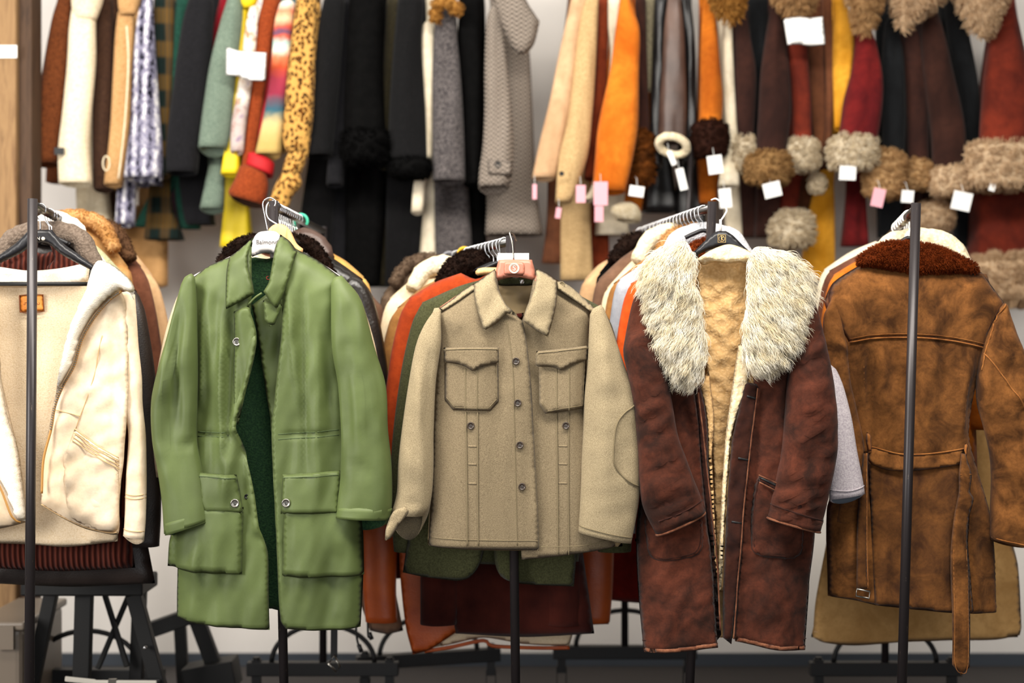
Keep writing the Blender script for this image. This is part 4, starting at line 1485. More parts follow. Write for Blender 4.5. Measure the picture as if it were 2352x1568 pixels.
# black hanger with square logo
D2 = 3.715
hg = thing('clothes_hanger', 'black hanger with gold square logo above the fur collar', 'hanger', at(1660, 588, D2))
V, f, _ = pillow_geo([(1594, 578, 1), (1620, 552), (1640, 534), (1650, 530, 1), (1668, 530, 1), (1684, 540), (1706, 562), (1730, 584, 1), (1722, 590, 1), (1690, 573), (1662, 566), (1630, 573), (1598, 588, 1)], D2, .007, .007, 7, 6)
bd = mk('hanger_body', V, f, 'black_plastic', hg)
c = np.array(at(1658, 548, D2 - .0082))
hs = .0098
V, f = tube_geo([c + np.array([a * hs, 0, b * hs]) for a, b in ((-1, -1), (1, -1), (1, 1), (-1, 1))], .0008, 4, True)
mk('logo_frame', V, f, 'gold_print', bd)
parts = [tube_geo([c + .0075 * np.array([math.cos(u), 0, math.sin(u)]) for u in np.linspace(0, 2 * np.pi, 24, endpoint=False)], .0005, 4, True),
         tube_geo([c + np.array([-.001, 0, -.0075]), c + np.array([-.001, 0, .0075])], .0008, 4), tube_geo([c + np.array([-.001, 0, 0]), c + np.array([.005, 0, .0056])], .0008, 4), tube_geo([c + np.array([-.001, 0, 0]), c + np.array([.005, 0, -.0056])], .0008, 4)]
mk('logo', *join_geo(parts), 'gold_print', bd)
V, f = tube_geo(smooth3([at(1600, 583, D2), at(1540, 615, D2 + .03), at(1490, 650, D2 + .04)], 8), .010, 10)
V2, f2 = tube_geo(smooth3([at(1724, 585, D2), at(1780, 615, D2 + .03), at(1835, 655, D2 + .04)], 8), .010, 10)
mk('arm', V2, f2, 'black_plastic', hg); mk('arm', V, f, 'black_plastic', hg)
c = on_rail(3, 3.86)
V, f = tube_geo(smooth3([(c[0] - .006, D2 + .08, c[2] + .0155), (c[0] + .004, D2 + .06, c[2] + .0165), at(1660, 468, D2 + .02), at(1669, 482, D2 + .01), at(1664, 494, D2), at(1656, 506, D2)], 6), .0024, 8)
mk('hook', V, f, 'white_wire', hg)
mk('hook_stem', *tube_geo([at(1655, 504, D2), at(1655, 530, D2)], .0034, 10), 'white_wire', hg)
# ================================================================== the cream fleece-lined jacket, hung open
D = 3.76
J = thing('fleece_jacket', 'cream canvas jacket hung wide open, showing pale pile lining and orange patch', 'jacket', at(140, 1252, D))
sil = [(-150, 650, 1), (-60, 612), (0, 616), (73, 626), (146, 620), (206, 606), (228, 600), (306, 668, 1), (300, 800), (290, 1000), (283, 1130), (275, 1240, 1), (160, 1256), (62, 1252), (0, 1250), (-120, 1246, 1)]
SBk = Surf(sil, D + .03, -.006, 80, [([(20, 700), (30, 1000)], 30, -.012), ([(110, 760), (104, 1100)], 26, .008)], [(.008, 70, 420, 0, 101)])
sheet('back_lining', [(-150, 650, 1), (-60, 622), (0, 622), (73, 632), (146, 628), (206, 612, 1), (300, 690, 1), (284, 1000), (271, 1242, 1), (155, 1255), (62, 1249), (0, 1247), (-120, 1244, 1)], SBk, 'cream_lining', J, th=.008, sp=10)
sheet('collar_band', [(-60, 606, 1), (0, 613), (73, 622), (146, 616), (208, 603, 1), (204, 640), (190, 655, 1), (73, 660), (0, 658), (-60, 655, 1)], SBk, 'cream_pile', J, off=.012, th=.014, sp=8, bump=[(.003, 40, 20, 0, 102)])
pa = sheet('brand_patch', [(48, 679, 1), (104, 677, 1), (106, 715, 1), (49, 717, 1)], SBk, 'patch_orange', J, off=.014, th=.002, sp=6)
seams('patch_edge', [[(48, 679), (104, 677), (106, 715), (49, 717), (48, 679)]], SBk, 'patch_edge', pa, .0013, off=.0165, sp=20)
rs_ = random.Random(5)
scr = [[(58 + 2.2 * k + 1.6 * math.sin(k * 2.1), 697 + 3.4 * math.sin(k * 1.7 + .4)) for k in range(18)]]
seams('patch_script', scr, SBk, 'patch_edge', pa, .0006, off=.0165, sp=3)
# right front, folded back at the lapel
S = Surf([(225, 600, 1), (262, 614), (308, 670, 1), (330, 900), (300, 1100), (276, 1232, 1), (180, 1215), (85, 1160, 1), (100, 1000), (120, 900), (180, 770)], D - .03, .035, 60,
         [([(262, 690), (268, 900), (262, 1050)], 12, -.012), ([(200, 880), (150, 1080)], 20, .006)], [(.005, 50, 300, 12, 105), (.004, 36, 60, 60, 106)])
sheet('front_panel', [(246, 660, 1), (275, 664), (290, 700), (296, 900), (286, 1040), (274, 1150), (273, 1208), (268, 1228), (248, 1230), (194, 1216), (136, 1189), (91, 1161, 1), (89, 1134), (93, 1057), (112, 979), (125, 910), (164, 837), (182, 775), (211, 724)], S, 'cream_canvas', J, th=.006, sp=8, bump=[(.004, 30, 40, 40, 107)])
# lapel of pile
SL = Surf([(195, 610, 1), (225, 594), (262, 612), (310, 655), (308, 690), (275, 668), (247, 686), (211, 726), (182, 777), (163, 838), (138, 886), (118, 940), (110, 1000, 1), (122, 905), (131, 848), (146, 779), (164, 728), (193, 663)], D - .072, .030, 60, (), [(.006, 40, 110, 20, 108)])
sheet('lapel', [(214, 608), (222, 597), (240, 600), (264, 614), (296, 642), (307, 662), (304, 690, 1), (297, 672), (275, 665, 1), (247, 685), (211, 725), (182, 776), (164, 837), (138, 885), (120, 932), (108, 1000, 1), (114, 960), (125, 903), (131, 848), (146, 779), (164, 728), (193, 663)], SL, 'cream_pile', J, th=.016, sp=7)
seams('zip', [[(277, 668), (249, 688), (214, 728), (185, 779), (167, 839), (141, 887), (123, 933), (114, 985), (96, 1057), (92, 1134)]], SL, 'zip_gold', J, .0032, off=.008)
zp = curve([(272, 671), (249, 688), (214, 728), (185, 779), (167, 839), (141, 887), (123, 933), (114, 985)], 5)
zy = SL.y(zp) - .011
zc = to3(zp, zy, SL.Dp)
parts = []
for k in range(len(zc)):
    parts.append(box_geo(zc[k][0] - .0028, zc[k][0] + .0028, zc[k][1] - .0012, zc[k][1] + .0012, zc[k][2] - .0014, zc[k][2] + .0014))
mk('zip_teeth', *join_geo(parts), 'gunmetal', J, smooth=False)
# right sleeve
L = Loft([(262, 684, 304, 676), (268, 740, 309, 740), (271, 794, 313, 800), (275, 866, 320, 866), (280, 930, 322, 930), (290, 999, 329, 997), (286, 1070, 331, 1070), (283, 1134, 331, 1134), (281, 1200, 329, 1198), (278, 1232, 325, 1240)], D - .035, .075,
         [(.004, 24, 200, 0, 111), (.003, 24, 40, 50, 112)], (), drop=.02)
ss = L.build('sleeve', 'cream_canvas', J, 'cream_lining')
for ln in ([(283, 1134), (308, 1138), (331, 1136)], [(283, 1142), (308, 1146), (331, 1144)], [(280, 1216), (305, 1220), (327, 1222)]):
    p = curve(ln, 5)
    mk('sleeve_seam', *tube_geo(to3(p, L.y(p) - .001, L.Dp), .0013, 6), 'cream_seam', ss)
seams('pocket_stitching', [[(178 + dx, 983 + dy), (215, 1012 + dy), (277 - dx * .2, 1050 + dy)] for dx, dy in ((0, 0), (-2, 9), (-4, 18), (-5, 26))], S, 'cream_seam', J, .0014, off=.0125)
sheet('pocket', [(176, 985, 1), (226, 1020), (276, 1052, 1), (273, 1208), (262, 1222), (230, 1222, 1), (160, 1190, 1), (150, 1060)], S, 'cream_canvas', J, off=.005, th=.005, sp=8, bump=[(.006, 40, 50, 30, 115)])
seams('panel_seam', [[(238, 770), (215, 880), (180, 983)], [(125, 940), (165, 948), (190, 955)], [(94, 1158), (136, 1183), (194, 1210), (248, 1224), (268, 1222)]], S, 'cream_seam', J, .0012, off=.0065)
# left front edge, mostly beyond the frame
S2 = Surf([(-150, 650, 1), (-40, 640, 1), (0, 850), (30, 1000), (64, 1180), (40, 1215, 1), (-150, 1240, 1)], D - .03, .03, 50)
sheet('front_panel', [(-150, 660, 1), (-60, 640, 1), (-30, 760), (0, 870), (20, 960), (38, 1040), (52, 1120), (60, 1180), (52, 1202, 1), (0, 1214), (-130, 1230, 1)], S2, 'cream_canvas', J, th=.006, sp=10)
sheet('lapel', [(-70, 640, 1), (-20, 660, 1), (0, 856), (18, 958), (39, 1037), (60, 1177), (56, 1198, 1), (38, 1186), (15, 1125), (0, 1094), (-40, 900)], S2, 'cream_pile', J, off=.008, th=.012, sp=8)
seams('zip', [[(0, 1096), (15, 1128), (36, 1184), (50, 1198)]], S2, 'zip_gold', J, .0028, off=.022)
L = Loft([(-190, 680, -110, 660), (-210, 850, -100, 850), (-200, 1000, -96, 1000), (-200, 1200, -110, 1210)], D - .03, .08)
L.build('sleeve', 'cream_canvas', J, 'cream_lining')
# black hanger with its bar
D2 = 3.715
hg = thing('clothes_hanger', 'black wide-shouldered hanger with a trouser bar, inside the cream jacket', 'hanger', at(93, 652, D2))
V, f, _ = pillow_geo([(-40, 606, 1), (0, 582), (34, 558), (60, 532), (66, 527, 1), (118, 527, 1), (126, 538), (146, 560), (180, 584), (219, 613, 1), (212, 622, 1), (170, 601), (135, 581), (112, 562), (93, 556), (72, 562), (48, 580), (0, 603), (-40, 622, 1)], D2, .010, .010, 8, 6)
bd = mk('hanger_body', V, f, 'black_plastic', hg)
V, f = tube_geo([at(-30, 652, D2), at(207, 652, D2)], .0055, 10)
mk('trouser_bar', V, f, 'black_wood', hg)
V, f = tube_geo([at(-30, 652, D2), at(-34, 612, D2)], .005, 8)
V2, f2 = tube_geo([at(206, 652, D2), at(210, 618, D2)], .005, 8)
mk('bar_end', V, f, 'black_wood', hg); mk('bar_end', V2, f2, 'black_wood', hg)
text('hanger_print', 'N', at(88, 548, D2 - .0105), .012, 'ivory_print', bd)
c = np.array(at(99, 548, D2 - .0105))
mk('hanger_print', *tube_geo([c + np.array([0, .0008, 0]), c], .0048, 16), 'ivory_print', bd)
c = on_rail(0, D2)
V, f = hook_geo(c + np.array([0, 0, .0115 + .002 - .0145]), .002, .0145, abs(c[2] - zs(528, D2)) + .0)
mk('hook', V, f, 'chrome', hg)

# ================================================================== the tan suede coat seen from behind
D = 3.84
J = thing('suede_coat', 'tan brown suede coat seen from the back with fur collar and hanging belt', 'coat', at(2100, 1410, D))
sil = [(1985, 605, 1), (1922, 647), (1900, 690, 1), (1925, 780), (1948, 900), (1966, 1030), (1925, 1120), (1907, 1171), (1907, 1372, 1), (1958, 1376), (2013, 1387), (2140, 1401), (2301, 1410, 1), (2297, 1300), (2285, 1180), (2250, 1060), (2236, 1000), (2250, 900), (2300, 760), (2316, 694, 1), (2262, 622, 1), (2120, 600)]
fw = [(.008, 70, 500, 0, 121), (.005, 40, 90, 20, 122)]
ff = folds_of(51, 1960, 2260, 640, 1000, 10, .006, (10, 20)) + folds_of(52, 1920, 2290, 1090, 1380, 12, .007, (10, 20)) + [([(1990, 800), (2000, 1000)], 12, -.010), ([(2228, 790), (2210, 960), (2204, 1020)], 14, .014), ([(2240, 860), (2228, 1000)], 12, -.012), ([(1975, 790), (1990, 1010)], 9, .008), ([(1996, 1050), (2210, 1050)], 16, -.008), ([(2010, 1110), (2014, 1370)], 10, -.010), ([(1950, 1200), (1950, 1360)], 18, .008)]
S = Surf(sil, D, .06, 100, ff, fw, ext=200)
SB = Surf(sil, D, -.045, 95, ext=200)
sheet('coat_front', [(1985, 612, 1), (1922, 655), (1906, 700, 1), (1948, 900), (1966, 1030), (1915, 1171), (1915, 1366, 1), (2013, 1380), (2140, 1390), (2268, 1396, 1), (2256, 1180), (2215, 1000), (2275, 760), (2290, 700, 1), (2262, 630, 1), (2120, 610)], SB, 'tan_dark', J, th=.006, sp=16)
sheet('back_panel', sil, S, 'tan_suede', J, th=.006, sp=8)
sheet('yoke', [(1985, 606, 1), (1922, 648), (1906, 690), (1926, 740), (1949, 787, 1), (2000, 778), (2090, 776), (2179, 783), (2261, 800, 1), (2276, 750), (2314, 696, 1), (2262, 624, 1), (2120, 602)], S, 'tan_suede', J, off=.006, th=.006, sp=8)
seams('yoke_seam', [[(1949, 786), (2000, 777), (2090, 775), (2179, 782), (2261, 799)]], S, 'tan_edge', J, .0022, off=.010)
seams('yoke_stitching', [[(1949, 778), (2000, 769), (2090, 767), (2179, 774), (2258, 790)]], S, 'tan_edge', J, .0009, off=.013)
seams('back_seam', [[(1976, 792), (1984, 900), (1994, 1010)], [(2231, 795), (2214, 930), (2206, 1010)], [(1985, 1080), (1992, 1240), (1998, 1372)]], S, 'tan_edge', J, .0016, off=.003)
# skirt below the belt
sheet('skirt_panel', [(1990, 1050, 1), (2090, 1064), (2206, 1048, 1), (2222, 1110), (2218, 1250), (2230, 1404, 1), (2140, 1399), (2078, 1391), (2003, 1385, 1), (1998, 1240)], S, 'tan_dark', J, off=.007, th=.006, sp=8, bump=[(.004, 60, 60, 30, 124)])
# belt
sheet('belt', [(1988, 1030, 1), (2000, 1025), (2049, 1038), (2090, 1041), (2150, 1036), (2206, 1028, 1), (2204, 1062, 1), (2150, 1071), (2080, 1078), (2030, 1076), (1990, 1062, 1)], S, 'tan_suede', J, off=.022, th=.006, sp=7)
seams('belt_edge', [[(1990, 1026), (2000, 1025), (2049, 1038), (2090, 1041), (2150, 1036), (2206, 1028)]], S, 'tan_edge', J, .002, off=.026)
for p_ in ([(1986, 990, 1), (1994, 1000), (1996, 1036, 1), (1989, 1038, 1), (1984, 1010)], [(2208, 1015, 1), (2217, 1018, 1), (2210, 1048, 1), (2201, 1046, 1)]):
    sheet('belt_loop', p_, S, 'tan_edge', J, off=.03, th=.006, sp=5)
ST = Surf([(1900, 980, 1), (2320, 980, 1), (2320, 1600, 1), (1900, 1600, 1)], D - .075, .01, 20, (), [(.006, 40, 150, 0, 125)])
sheet('belt_end', [(1984, 1036, 1), (1994, 1036, 1), (1992, 1200), (1995, 1352, 1), (1966, 1352, 1), (1968, 1200), (1976, 1100)], ST, 'tan_dark', J, th=.006, sp=7)
seams('belt_edge', [[(1990, 1040), (1990, 1200), (1993, 1350)]], ST, 'tan_edge', J, .0018, off=.002)
be = sheet('belt_end', [(2206, 1040, 1), (2212, 1030, 1), (2222, 1060), (2230, 1090), (2226, 1128), (2234, 1144), (2224, 1190), (2222, 1255), (2226, 1350), (2226, 1530, 1), (2206, 1549, 1), (2184, 1524, 1), (2185, 1400), (2181, 1260), (2190, 1180), (2200, 1130), (2200, 1090), (2203, 1060)], ST, 'tan_suede', J, off=.004, th=.006, sp=7)
seams('belt_stitching', [[(2187, 1260), (2190, 1400), (2190, 1520), (2206, 1543), (2220, 1527), (2220, 1400), (2217, 1260)], [(2202, 1088), (2228, 1088)]], ST, 'tan_edge', be, .0009, off=.0085)
q = [at(x, y, D - .085) for x, y in ((1968, 1352), (1998, 1358), (1996, 1374), (1966, 1368))]
mk('buckle', *tube_geo(q, .0025, 8, True), 'gunmetal', J)
# sleeves
wr = [(.009, 34, 110, 30, 131), (.007, 24, 60, 110, 132)]
L = Loft([(1908, 700, 1932, 676), (1896, 730, 1940, 740), (1896, 800, 1950, 790), (1906, 880, 1957, 870), (1920, 950, 1972, 940), (1935, 1020, 1990, 1030), (1936, 1100, 1990, 1110), (1925, 1200, 1980, 1205)], D - .03, .08, wr)
L.build('sleeve', 'tan_suede', J, 'tan_dark')
L2 = Loft([(2300, 722, 2322, 700), (2272, 770, 2344, 766), (2258, 830, 2364, 820), (2252, 880, 2384, 870), (2254, 930, 2400, 930), (2268, 980, 2410, 980), (2282, 1040, 2408, 1040), (2287, 1100, 2400, 1104), (2285, 1170, 2392, 1180), (2284, 1240, 2376, 1262)], D - .045, .10, wr,
          [([(2275, 960), (2340, 1040)], 20, -.012), ([(2300, 720), (2330, 800)], 16, .006), ([(2262, 830), (2330, 850)], 10, -.006), ([(2300, 860), (2380, 960)], 14, .010)], drop=.01)
s2 = L2.build('sleeve', 'tan_suede', J, 'tan_dark')
for ln in ([(2264, 812), (2290, 850), (2350, 940)], [(2285, 1236), (2330, 1246), (2360, 1252)], [(2314, 698), (2290, 740), (2268, 800), (2258, 850)]):
    p = curve(ln, 6)
    mk('sleeve_seam', *tube_geo(to3(p, L2.y(p) - .001, L2.Dp), .0018, 6), 'tan_edge', s2)
# fur collar
V, f, _ = pillow_geo([(1969, 607, 1), (1983, 585), (2026, 560), (2054, 554), (2100, 556), (2151, 563), (2197, 581), (2243, 606), (2260, 625, 1), (2220, 624), (2179, 625), (2111, 630), (2054, 619), (2005, 607)], D - .04, .035, .03, 26, 7, [(.006, 30, 30, 0, 135)])
fur('fur_collar', V, f, 'fur_rust', J, 9000, .012, .0008, seed=7, bias=(0, -.3, -.6), nb=(1, .5), spread=.35, clumps=900, seg=3, cone=.35, keep=lambda p, n: n[:, 1] < .5)

# ================================================================== coats hanging behind the front ones
def rack_coat(name, label, cat, i, D, neck, shl, shr, hem, mat, hw=None, sw=95, slen=None, out=34, collar=None, lining='black', th=.06, group=None, sleeves=(1, 1), waves=None, quilt=False, skew=0):
    """a whole coat on the rail: body, two sleeves and sometimes a collar.  neck=(x, y), shl/shr=shoulder tips, hem=y"""
    cx, ny = neck
    t = thing(name, label, cat, at(cx, hem, D), group)
    bl, br = shl[0] + 24, shr[0] - 24
    w2 = (br - bl) / 2
    hl, hr = (bl - 8, br + 8) if hw is None else hw
    sil = [(cx - 34, ny, 1), ((cx - 34 + shl[0]) / 2 + 4, (ny + shl[1]) / 2 - 8), (shl[0] + 6, shl[1], 1), (bl + 4, shl[1] + 110), (bl, (shl[1] + hem) / 2), (hl, hem - 4, 1), ((hl + hr) / 2, hem + 4), (hr, hem - 4, 1), (br, (shr[1] + hem) / 2), (br - 4, shr[1] + 110), (shr[0] - 6, shr[1], 1), ((cx + 34 + shr[0]) / 2 - 4, (ny + shr[1]) / 2 - 8), (cx + 34, ny, 1), (cx, ny + 14)]
    sd = int(abs(cx * 7 + D * 100)) % 97
    wv = waves or [(.007, 60, 420, 0, sd), (.003, 30, 90, 20, sd + 1)]
    pillow('body', sil, D, th * .5, th * .5, 60, mat, t, 13, wv)
    slen = slen or hem - 110
    for sg, sh in ((-1, shl), (1, shr)):
        if not sleeves[0 if sg < 0 else 1]:
            continue
        x, y = sh
        L_ = slen - y
        rows = []
        for k, (t_, o_, w_) in enumerate(((0.0, 0, .32), (.09, .35, .72), (.3, .8, 1.0), (.6, 1.15, .98), (.85, 1.15, .86), (1.0, 1.05, .8))):
            xo = x + sg * out * o_
            yy = y + 6 + L_ * t_
            a, b = (xo, xo + sw * w_) if sg < 0 else (xo - sw * w_, xo)
            if k == 0:
                a, b = (x, x + sw * .4) if sg < 0 else (x - sw * .4, x)
            rows.append((a, yy + (6 if (sg < 0) == (k == 0) else -6) * (k == 0), b, yy + (-6 if (sg < 0) == (k == 0) else 6) * (k == 0)))
        rows = [tuple(r) for r in rows]
        Lf = Loft(rows, D - .008, th * 1.05, wv if not quilt else [(.006, 400, 22, 0, 5)], sp=14)
        Lf.build('sleeve', mat, t, lining, m=16)
    if collar:
        cm, cw, rr, fl, nf = collar
        pts = [(cx - cw, ny + cw * .62), (cx - cw * .62, ny + 2), (cx, ny - 13), (cx + cw * .62, ny + 2), (cx + cw, ny + cw * .62)]
        p = curve(pts, 8)
        fy = np.linspace(-1, 1, len(p))
        c3 = to3(p, D - .012 - .03 * np.abs(fy) ** 2, D)
        V, f = tube_geo(c3, rr * (1 - .25 * np.abs(fy)), 12)
        if nf:
            fur('fur_collar', V, f, cm, t, nf, fl, .0011, seed=sd, bias=(0, -.2, -.5), nb=(1, .6), spread=.4, clumps=nf // 14, seg=3, cone=.45)
        else:
            V = V + np.stack([pn(V[:, 0] * 40, V[:, 2] * 40, 3), pn(V[:, 0] * 40, V[:, 2] * 40, 4), pn(V[:, 0] * 40, V[:, 2] * 40, 5)], 1) * .006
            mk('collar', V, f, cm, t)
    return t


G1 = 'coats on the leftmost rack'
rack_coat('cardigan', 'maroon rib-knit cardigan hung just behind the cream fleece jacket', 'cardigan', 0, 3.86, (93, 568), (-86, 652), (288, 668), 1310, 'maroon_rib', slen=1180, hw=(-40, 306), group=G1, out=30)
# its ribbed shawl collar
t = [o for o in bpy.data.objects if o.name == 'cardigan'][0]
SR = Surf([(-40, 540, 1), (230, 540, 1), (230, 680, 1), (-40, 680, 1)], 3.83, .02, 60)
sheet('shawl_collar', [(-20, 620, 1), (20, 590), (60, 562), (84, 548), (84, 600), (74, 640, 1), (20, 650), (-20, 650, 1)], SR, 'maroon_rib', t, th=.02, sp=8, bump=[(.006, 8, 60, 60, 3)])
sheet('shawl_collar', [(112, 548), (140, 560), (176, 584), (214, 612, 1), (190, 640), (140, 650), (104, 645, 1), (110, 612), (126, 596), (120, 575)], SR, 'maroon_rib', t, th=.02, sp=8, bump=[(.006, 8, 60, -60, 3)])
rack_coat('coat', 'dark leather coat with grey teddy collar on the leftmost rack', 'coat', 0, 3.95, (112, 548), (-60, 640), (316, 668), 1346, 'dark_leather', hw=(-30, 352), collar=('grey_sherpa', 118, .034, 0, 0), slen=1250, out=44, group=G1)
rack_coat('coat', 'white teddy coat whose pale collar stands behind the black hanger', 'coat', 0, 4.03, (130, 530), (-30, 620), (280, 640), 1220, 'white_wool', collar=('white_wool', 66, .040, 0, 0), slen=1000, out=10, group=G1)
rack_coat('coat', 'pale olive coat with its shoulder showing above the cream jacket lapel', 'coat', 0, 4.11, (150, 540), (0, 640), (276, 618), 1200, 'pale_green', slen=950, out=14, group=G1)
rack_coat('fur_coat', 'golden tan fur coat beneath the hooks of the leftmost rack', 'coat', 0, 4.19, (172, 515), (20, 620), (296, 612), 1180, 'tan_fur', collar=('tan_fur', 100, .026, .007, 3000), slen=940, out=14, group=G1)
rack_coat('coat', 'brown coat with furry shoulder, second from the back of the leftmost rack', 'coat', 0, 4.28, (200, 530), (60, 640), (326, 610), 1180, 'brown_plain', slen=1060, out=44, group=G1, collar=('brown_fur', 110, .024, .008, 2400))
rack_coat('coat', 'camel suede coat at the back of the leftmost rack', 'coat', 0, 4.38, (228, 540), (90, 640), (352, 630), 1160, 'camel', slen=1020, out=42, group=G1)

G2 = 'coats on the rack behind the green jacket'
rack_coat('coat', 'cream coat directly behind the green field jacket, its cuff showing at left', 'coat', 1, 3.93, (618, 575), (424, 640), (806, 650), 1250, 'cream_suede', slen=1090, out=66, sw=110, group=G2, lining='cream_lining')
rack_coat('coat', 'dark brown coat with curly fur collar peeking over the green jacket shoulder', 'coat', 1, 4.01, (632, 566), (470, 648), (790, 655), 1220, 'brown_plain', collar=('fur_dark', 140, .022, .008, 4200), slen=1030, out=20, group=G2)
rack_coat('quilted_coat', 'black quilted coat showing past the right shoulder of the green jacket', 'coat', 1, 4.09, (662, 560), (520, 650), (838, 640), 1200, 'puffer', slen=1010, out=46, group=G2, quilt=True, sw=110)
rack_coat('leather_coat', 'dark brown leather coat with glossy collar beside the teal hanger', 'coat', 1, 4.17, (700, 560), (560, 640), (822, 668), 1180, 'dark_leather', collar=('w_leather', 58, .030, 0, 0), slen=980, out=20, group=G2)
rack_coat('suede_coat', 'honey suede coat at the far end of the rack behind the green jacket', 'coat', 1, 4.27, (712, 572), (590, 640), (846, 640), 1160, 'honey', slen=960, out=16, group=G2)
rack_coat('coat', 'plain taupe coat at the back whose hem shows below the orange sleeve', 'coat', 1, 4.38, (770, 640), (700, 700), (880, 700), 1455, 'taupe_suede', hw=(848, 925), slen=1300, out=6, sw=60, group=G2)

G3 = 'coats on the low slanted rack'
b3 = rack_coat('blazer', 'olive green wool blazer hung directly behind the khaki jacket', 'blazer', 2, 3.93, (1178, 632), (962, 694), (1392, 706), 1296, 'olive', slen=1262, out=56, sw=96, hw=(1010, 1330), group=G3, lining='olive_lining')
SO = Surf([(900, 1100, 1), (1460, 1100, 1), (1460, 1400, 1), (900, 1400, 1)], 3.885, .012, 60, (), [(.006, 80, 200, 0, 141)])
sheet('front_panel', [(962, 1120, 1), (1120, 1120, 1), (1112, 1260), (1100, 1300), (1078, 1326), (1050, 1333), (990, 1326), (925, 1314, 1), (940, 1220)], SO, 'olive', b3, th=.008, sp=10)
sheet('front_panel', [(1110, 1120, 1), (1330, 1120, 1), (1326, 1250), (1318, 1346, 1), (1250, 1343), (1176, 1336), (1150, 1322), (1138, 1296), (1132, 1240)], SO, 'olive', b3, th=.008, sp=10)
rack_coat('suede_jacket', 'rust orange suede jacket at the left of the khaki jacket', 'jacket', 2, 4.01, (1092, 626), (932, 684), (1280, 690), 1210, 'rust', slen=1120, out=46, sw=100, group=G3)
c3_ = rack_coat('corduroy_coat', 'maroon corduroy coat with dark fur collar hanging below the khaki jacket', 'coat', 2, 4.09, (1086, 618), (960, 690), (1340, 690), 1462, 'cord_maroon', hw=(1046, 1366), slen=1430, out=-4, sw=104, collar=('fur_dark', 62, .040, .009, 5000), group=G3)
rack_coat('suede_coat', 'tan suede coat wedged beside the rust jacket', 'coat', 2, 4.17, (1050, 634), (905, 706), (1230, 700), 1200, 'camel_dark', slen=1000, out=34, group=G3)
rack_coat('shearling_coat', 'cream shearling coat bulging left of the rust jacket', 'coat', 2, 4.25, (1018, 622), (888, 684), (1180, 690), 1190, 'cream_suede', slen=1000, out=26, sw=104, collar=('sherpa_ivory', 70, .03, 0, 0), group=G3)
ol = rack_coat('leather_coat', 'long orange leather coat hanging lowest, cream lining showing at its hem', 'coat', 2, 4.35, (1060, 645), (920, 716), (1320, 700), 1440, 'orange_leather', hw=(935, 1400), slen=1424, out=78, sw=92, group=G3)
SO = Surf([(860, 1100, 1), (1500, 1100, 1), (1500, 1560, 1), (860, 1560, 1)], 4.29, .012, 60, (), [(.010, 120, 300, 0, 143)])
sheet('front_panel', [(916, 1200, 1), (1080, 1200, 1), (1066, 1440, 1), (1020, 1470), (985, 1492), (948, 1502, 1), (932, 1440), (920, 1330)], SO, 'orange_leather', ol, th=.006, sp=10)
sheet('lining', [(1040, 1380, 1), (1340, 1380, 1), (1308, 1484, 1), (1200, 1480), (1110, 1466), (1040, 1480), (975, 1492, 1), (1030, 1450)], SO, 'cream_lining', ol, off=-.014, th=.006, sp=10)
seams('hem_edge', [[(975, 1496), (1040, 1486), (1110, 1472), (1130, 1484), (1200, 1488), (1308, 1488)]], SO, 'orange_leather', ol, .006, off=-.012)
rack_coat('fur_coat', 'taupe fuzzy coat at the far end of the low rack', 'coat', 2, 4.45, (980, 610), (874, 672), (1130, 660), 1180, 'taupe_fur', slen=1000, out=8, group=G3, collar=('taupe_fur', 74, .022, .008, 1800))
rack_coat('suede_coat', 'dark maroon suede coat whose cuff shows under the turned khaki cuff', 'coat', 2, 4.55, (985, 610), (900, 690), (1120, 690), 1330, 'maroon', slen=1322, out=28, sw=70, group=G3)

G4 = 'coats on the rack behind the shearling coat'
rack_coat('suede_coat', 'bright orange suede coat tucked behind the left sleeve of the shearling', 'coat', 3, 3.93, (1624, 590), (1444, 650), (1840, 660), 1250, 'orange_red', collar=('fur_rust', 50, .036, .012, 2600), slen=1160, out=38, sw=100, group=G4)
rack_coat('suede_coat', 'pale blue grey suede coat with fuzzy collar behind the shearling coat', 'coat', 3, 4.01, (1620, 552), (1418, 640), (1850, 650), 1230, 'blue_grey', collar=('grey_fuzz', 96, .036, 0, 0), slen=1080, out=26, sw=110, group=G4)
t = rack_coat('wool_coat', 'pale lavender grey coat whose right cuff hangs below the shearling elbow', 'coat', 3, 4.09, (1610, 570), (1440, 660), (1856, 680), 1230, 'lavender_grey', slen=1060, out=16, sw=110, sleeves=(1, 0), group=G4)
L = Loft([(1800, 690, 1850, 680, .30), (1820, 760, 1890, 755, .22), (1850, 850, 1934, 846, .06), (1868, 950, 1957, 940, .01), (1892, 1040, 1972, 1036, 0), (1906, 1100, 1984, 1098, 0), (1909, 1148, 1990, 1134, 0)], 3.735, .055, [(.004, 50, 200, 0, 3)], drop=.02)
ss = L.build('sleeve', 'lavender_grey', t, 'grey_blue_lining')
p = curve([(1909, 1126), (1950, 1126), (1987, 1116)], 6)
mk('cuff_seam', *tube_geo(to3(p, L.y(p) - .001, L.Dp), .002, 6), 'lavender_grey', ss)
rack_coat('suede_coat', 'mustard tan suede coat between the grey coats and the khaki jacket', 'coat', 3, 4.17, (1584, 552), (1404, 650), (1760, 660), 1210, 'camel_dark', collar=('tan_fur', 70, .032, .010, 1600), slen=1000, out=24, group=G4)
rack_coat('suede_coat', 'cream coat in the middle of the rack behind the shearling coat', 'coat', 3, 4.25, (1545, 548), (1390, 660), (1720, 660), 1200, 'cream_suede', slen=990, out=20, collar=('sherpa_ivory', 84, .03, 0, 0), group=G4)
rack_coat('suede_coat', 'dull brown coat further back on the rack behind the shearling coat', 'coat', 3, 4.33, (1516, 556), (1370, 640), (1680, 660), 1190, 'taupe_suede', slen=980, out=18, group=G4)
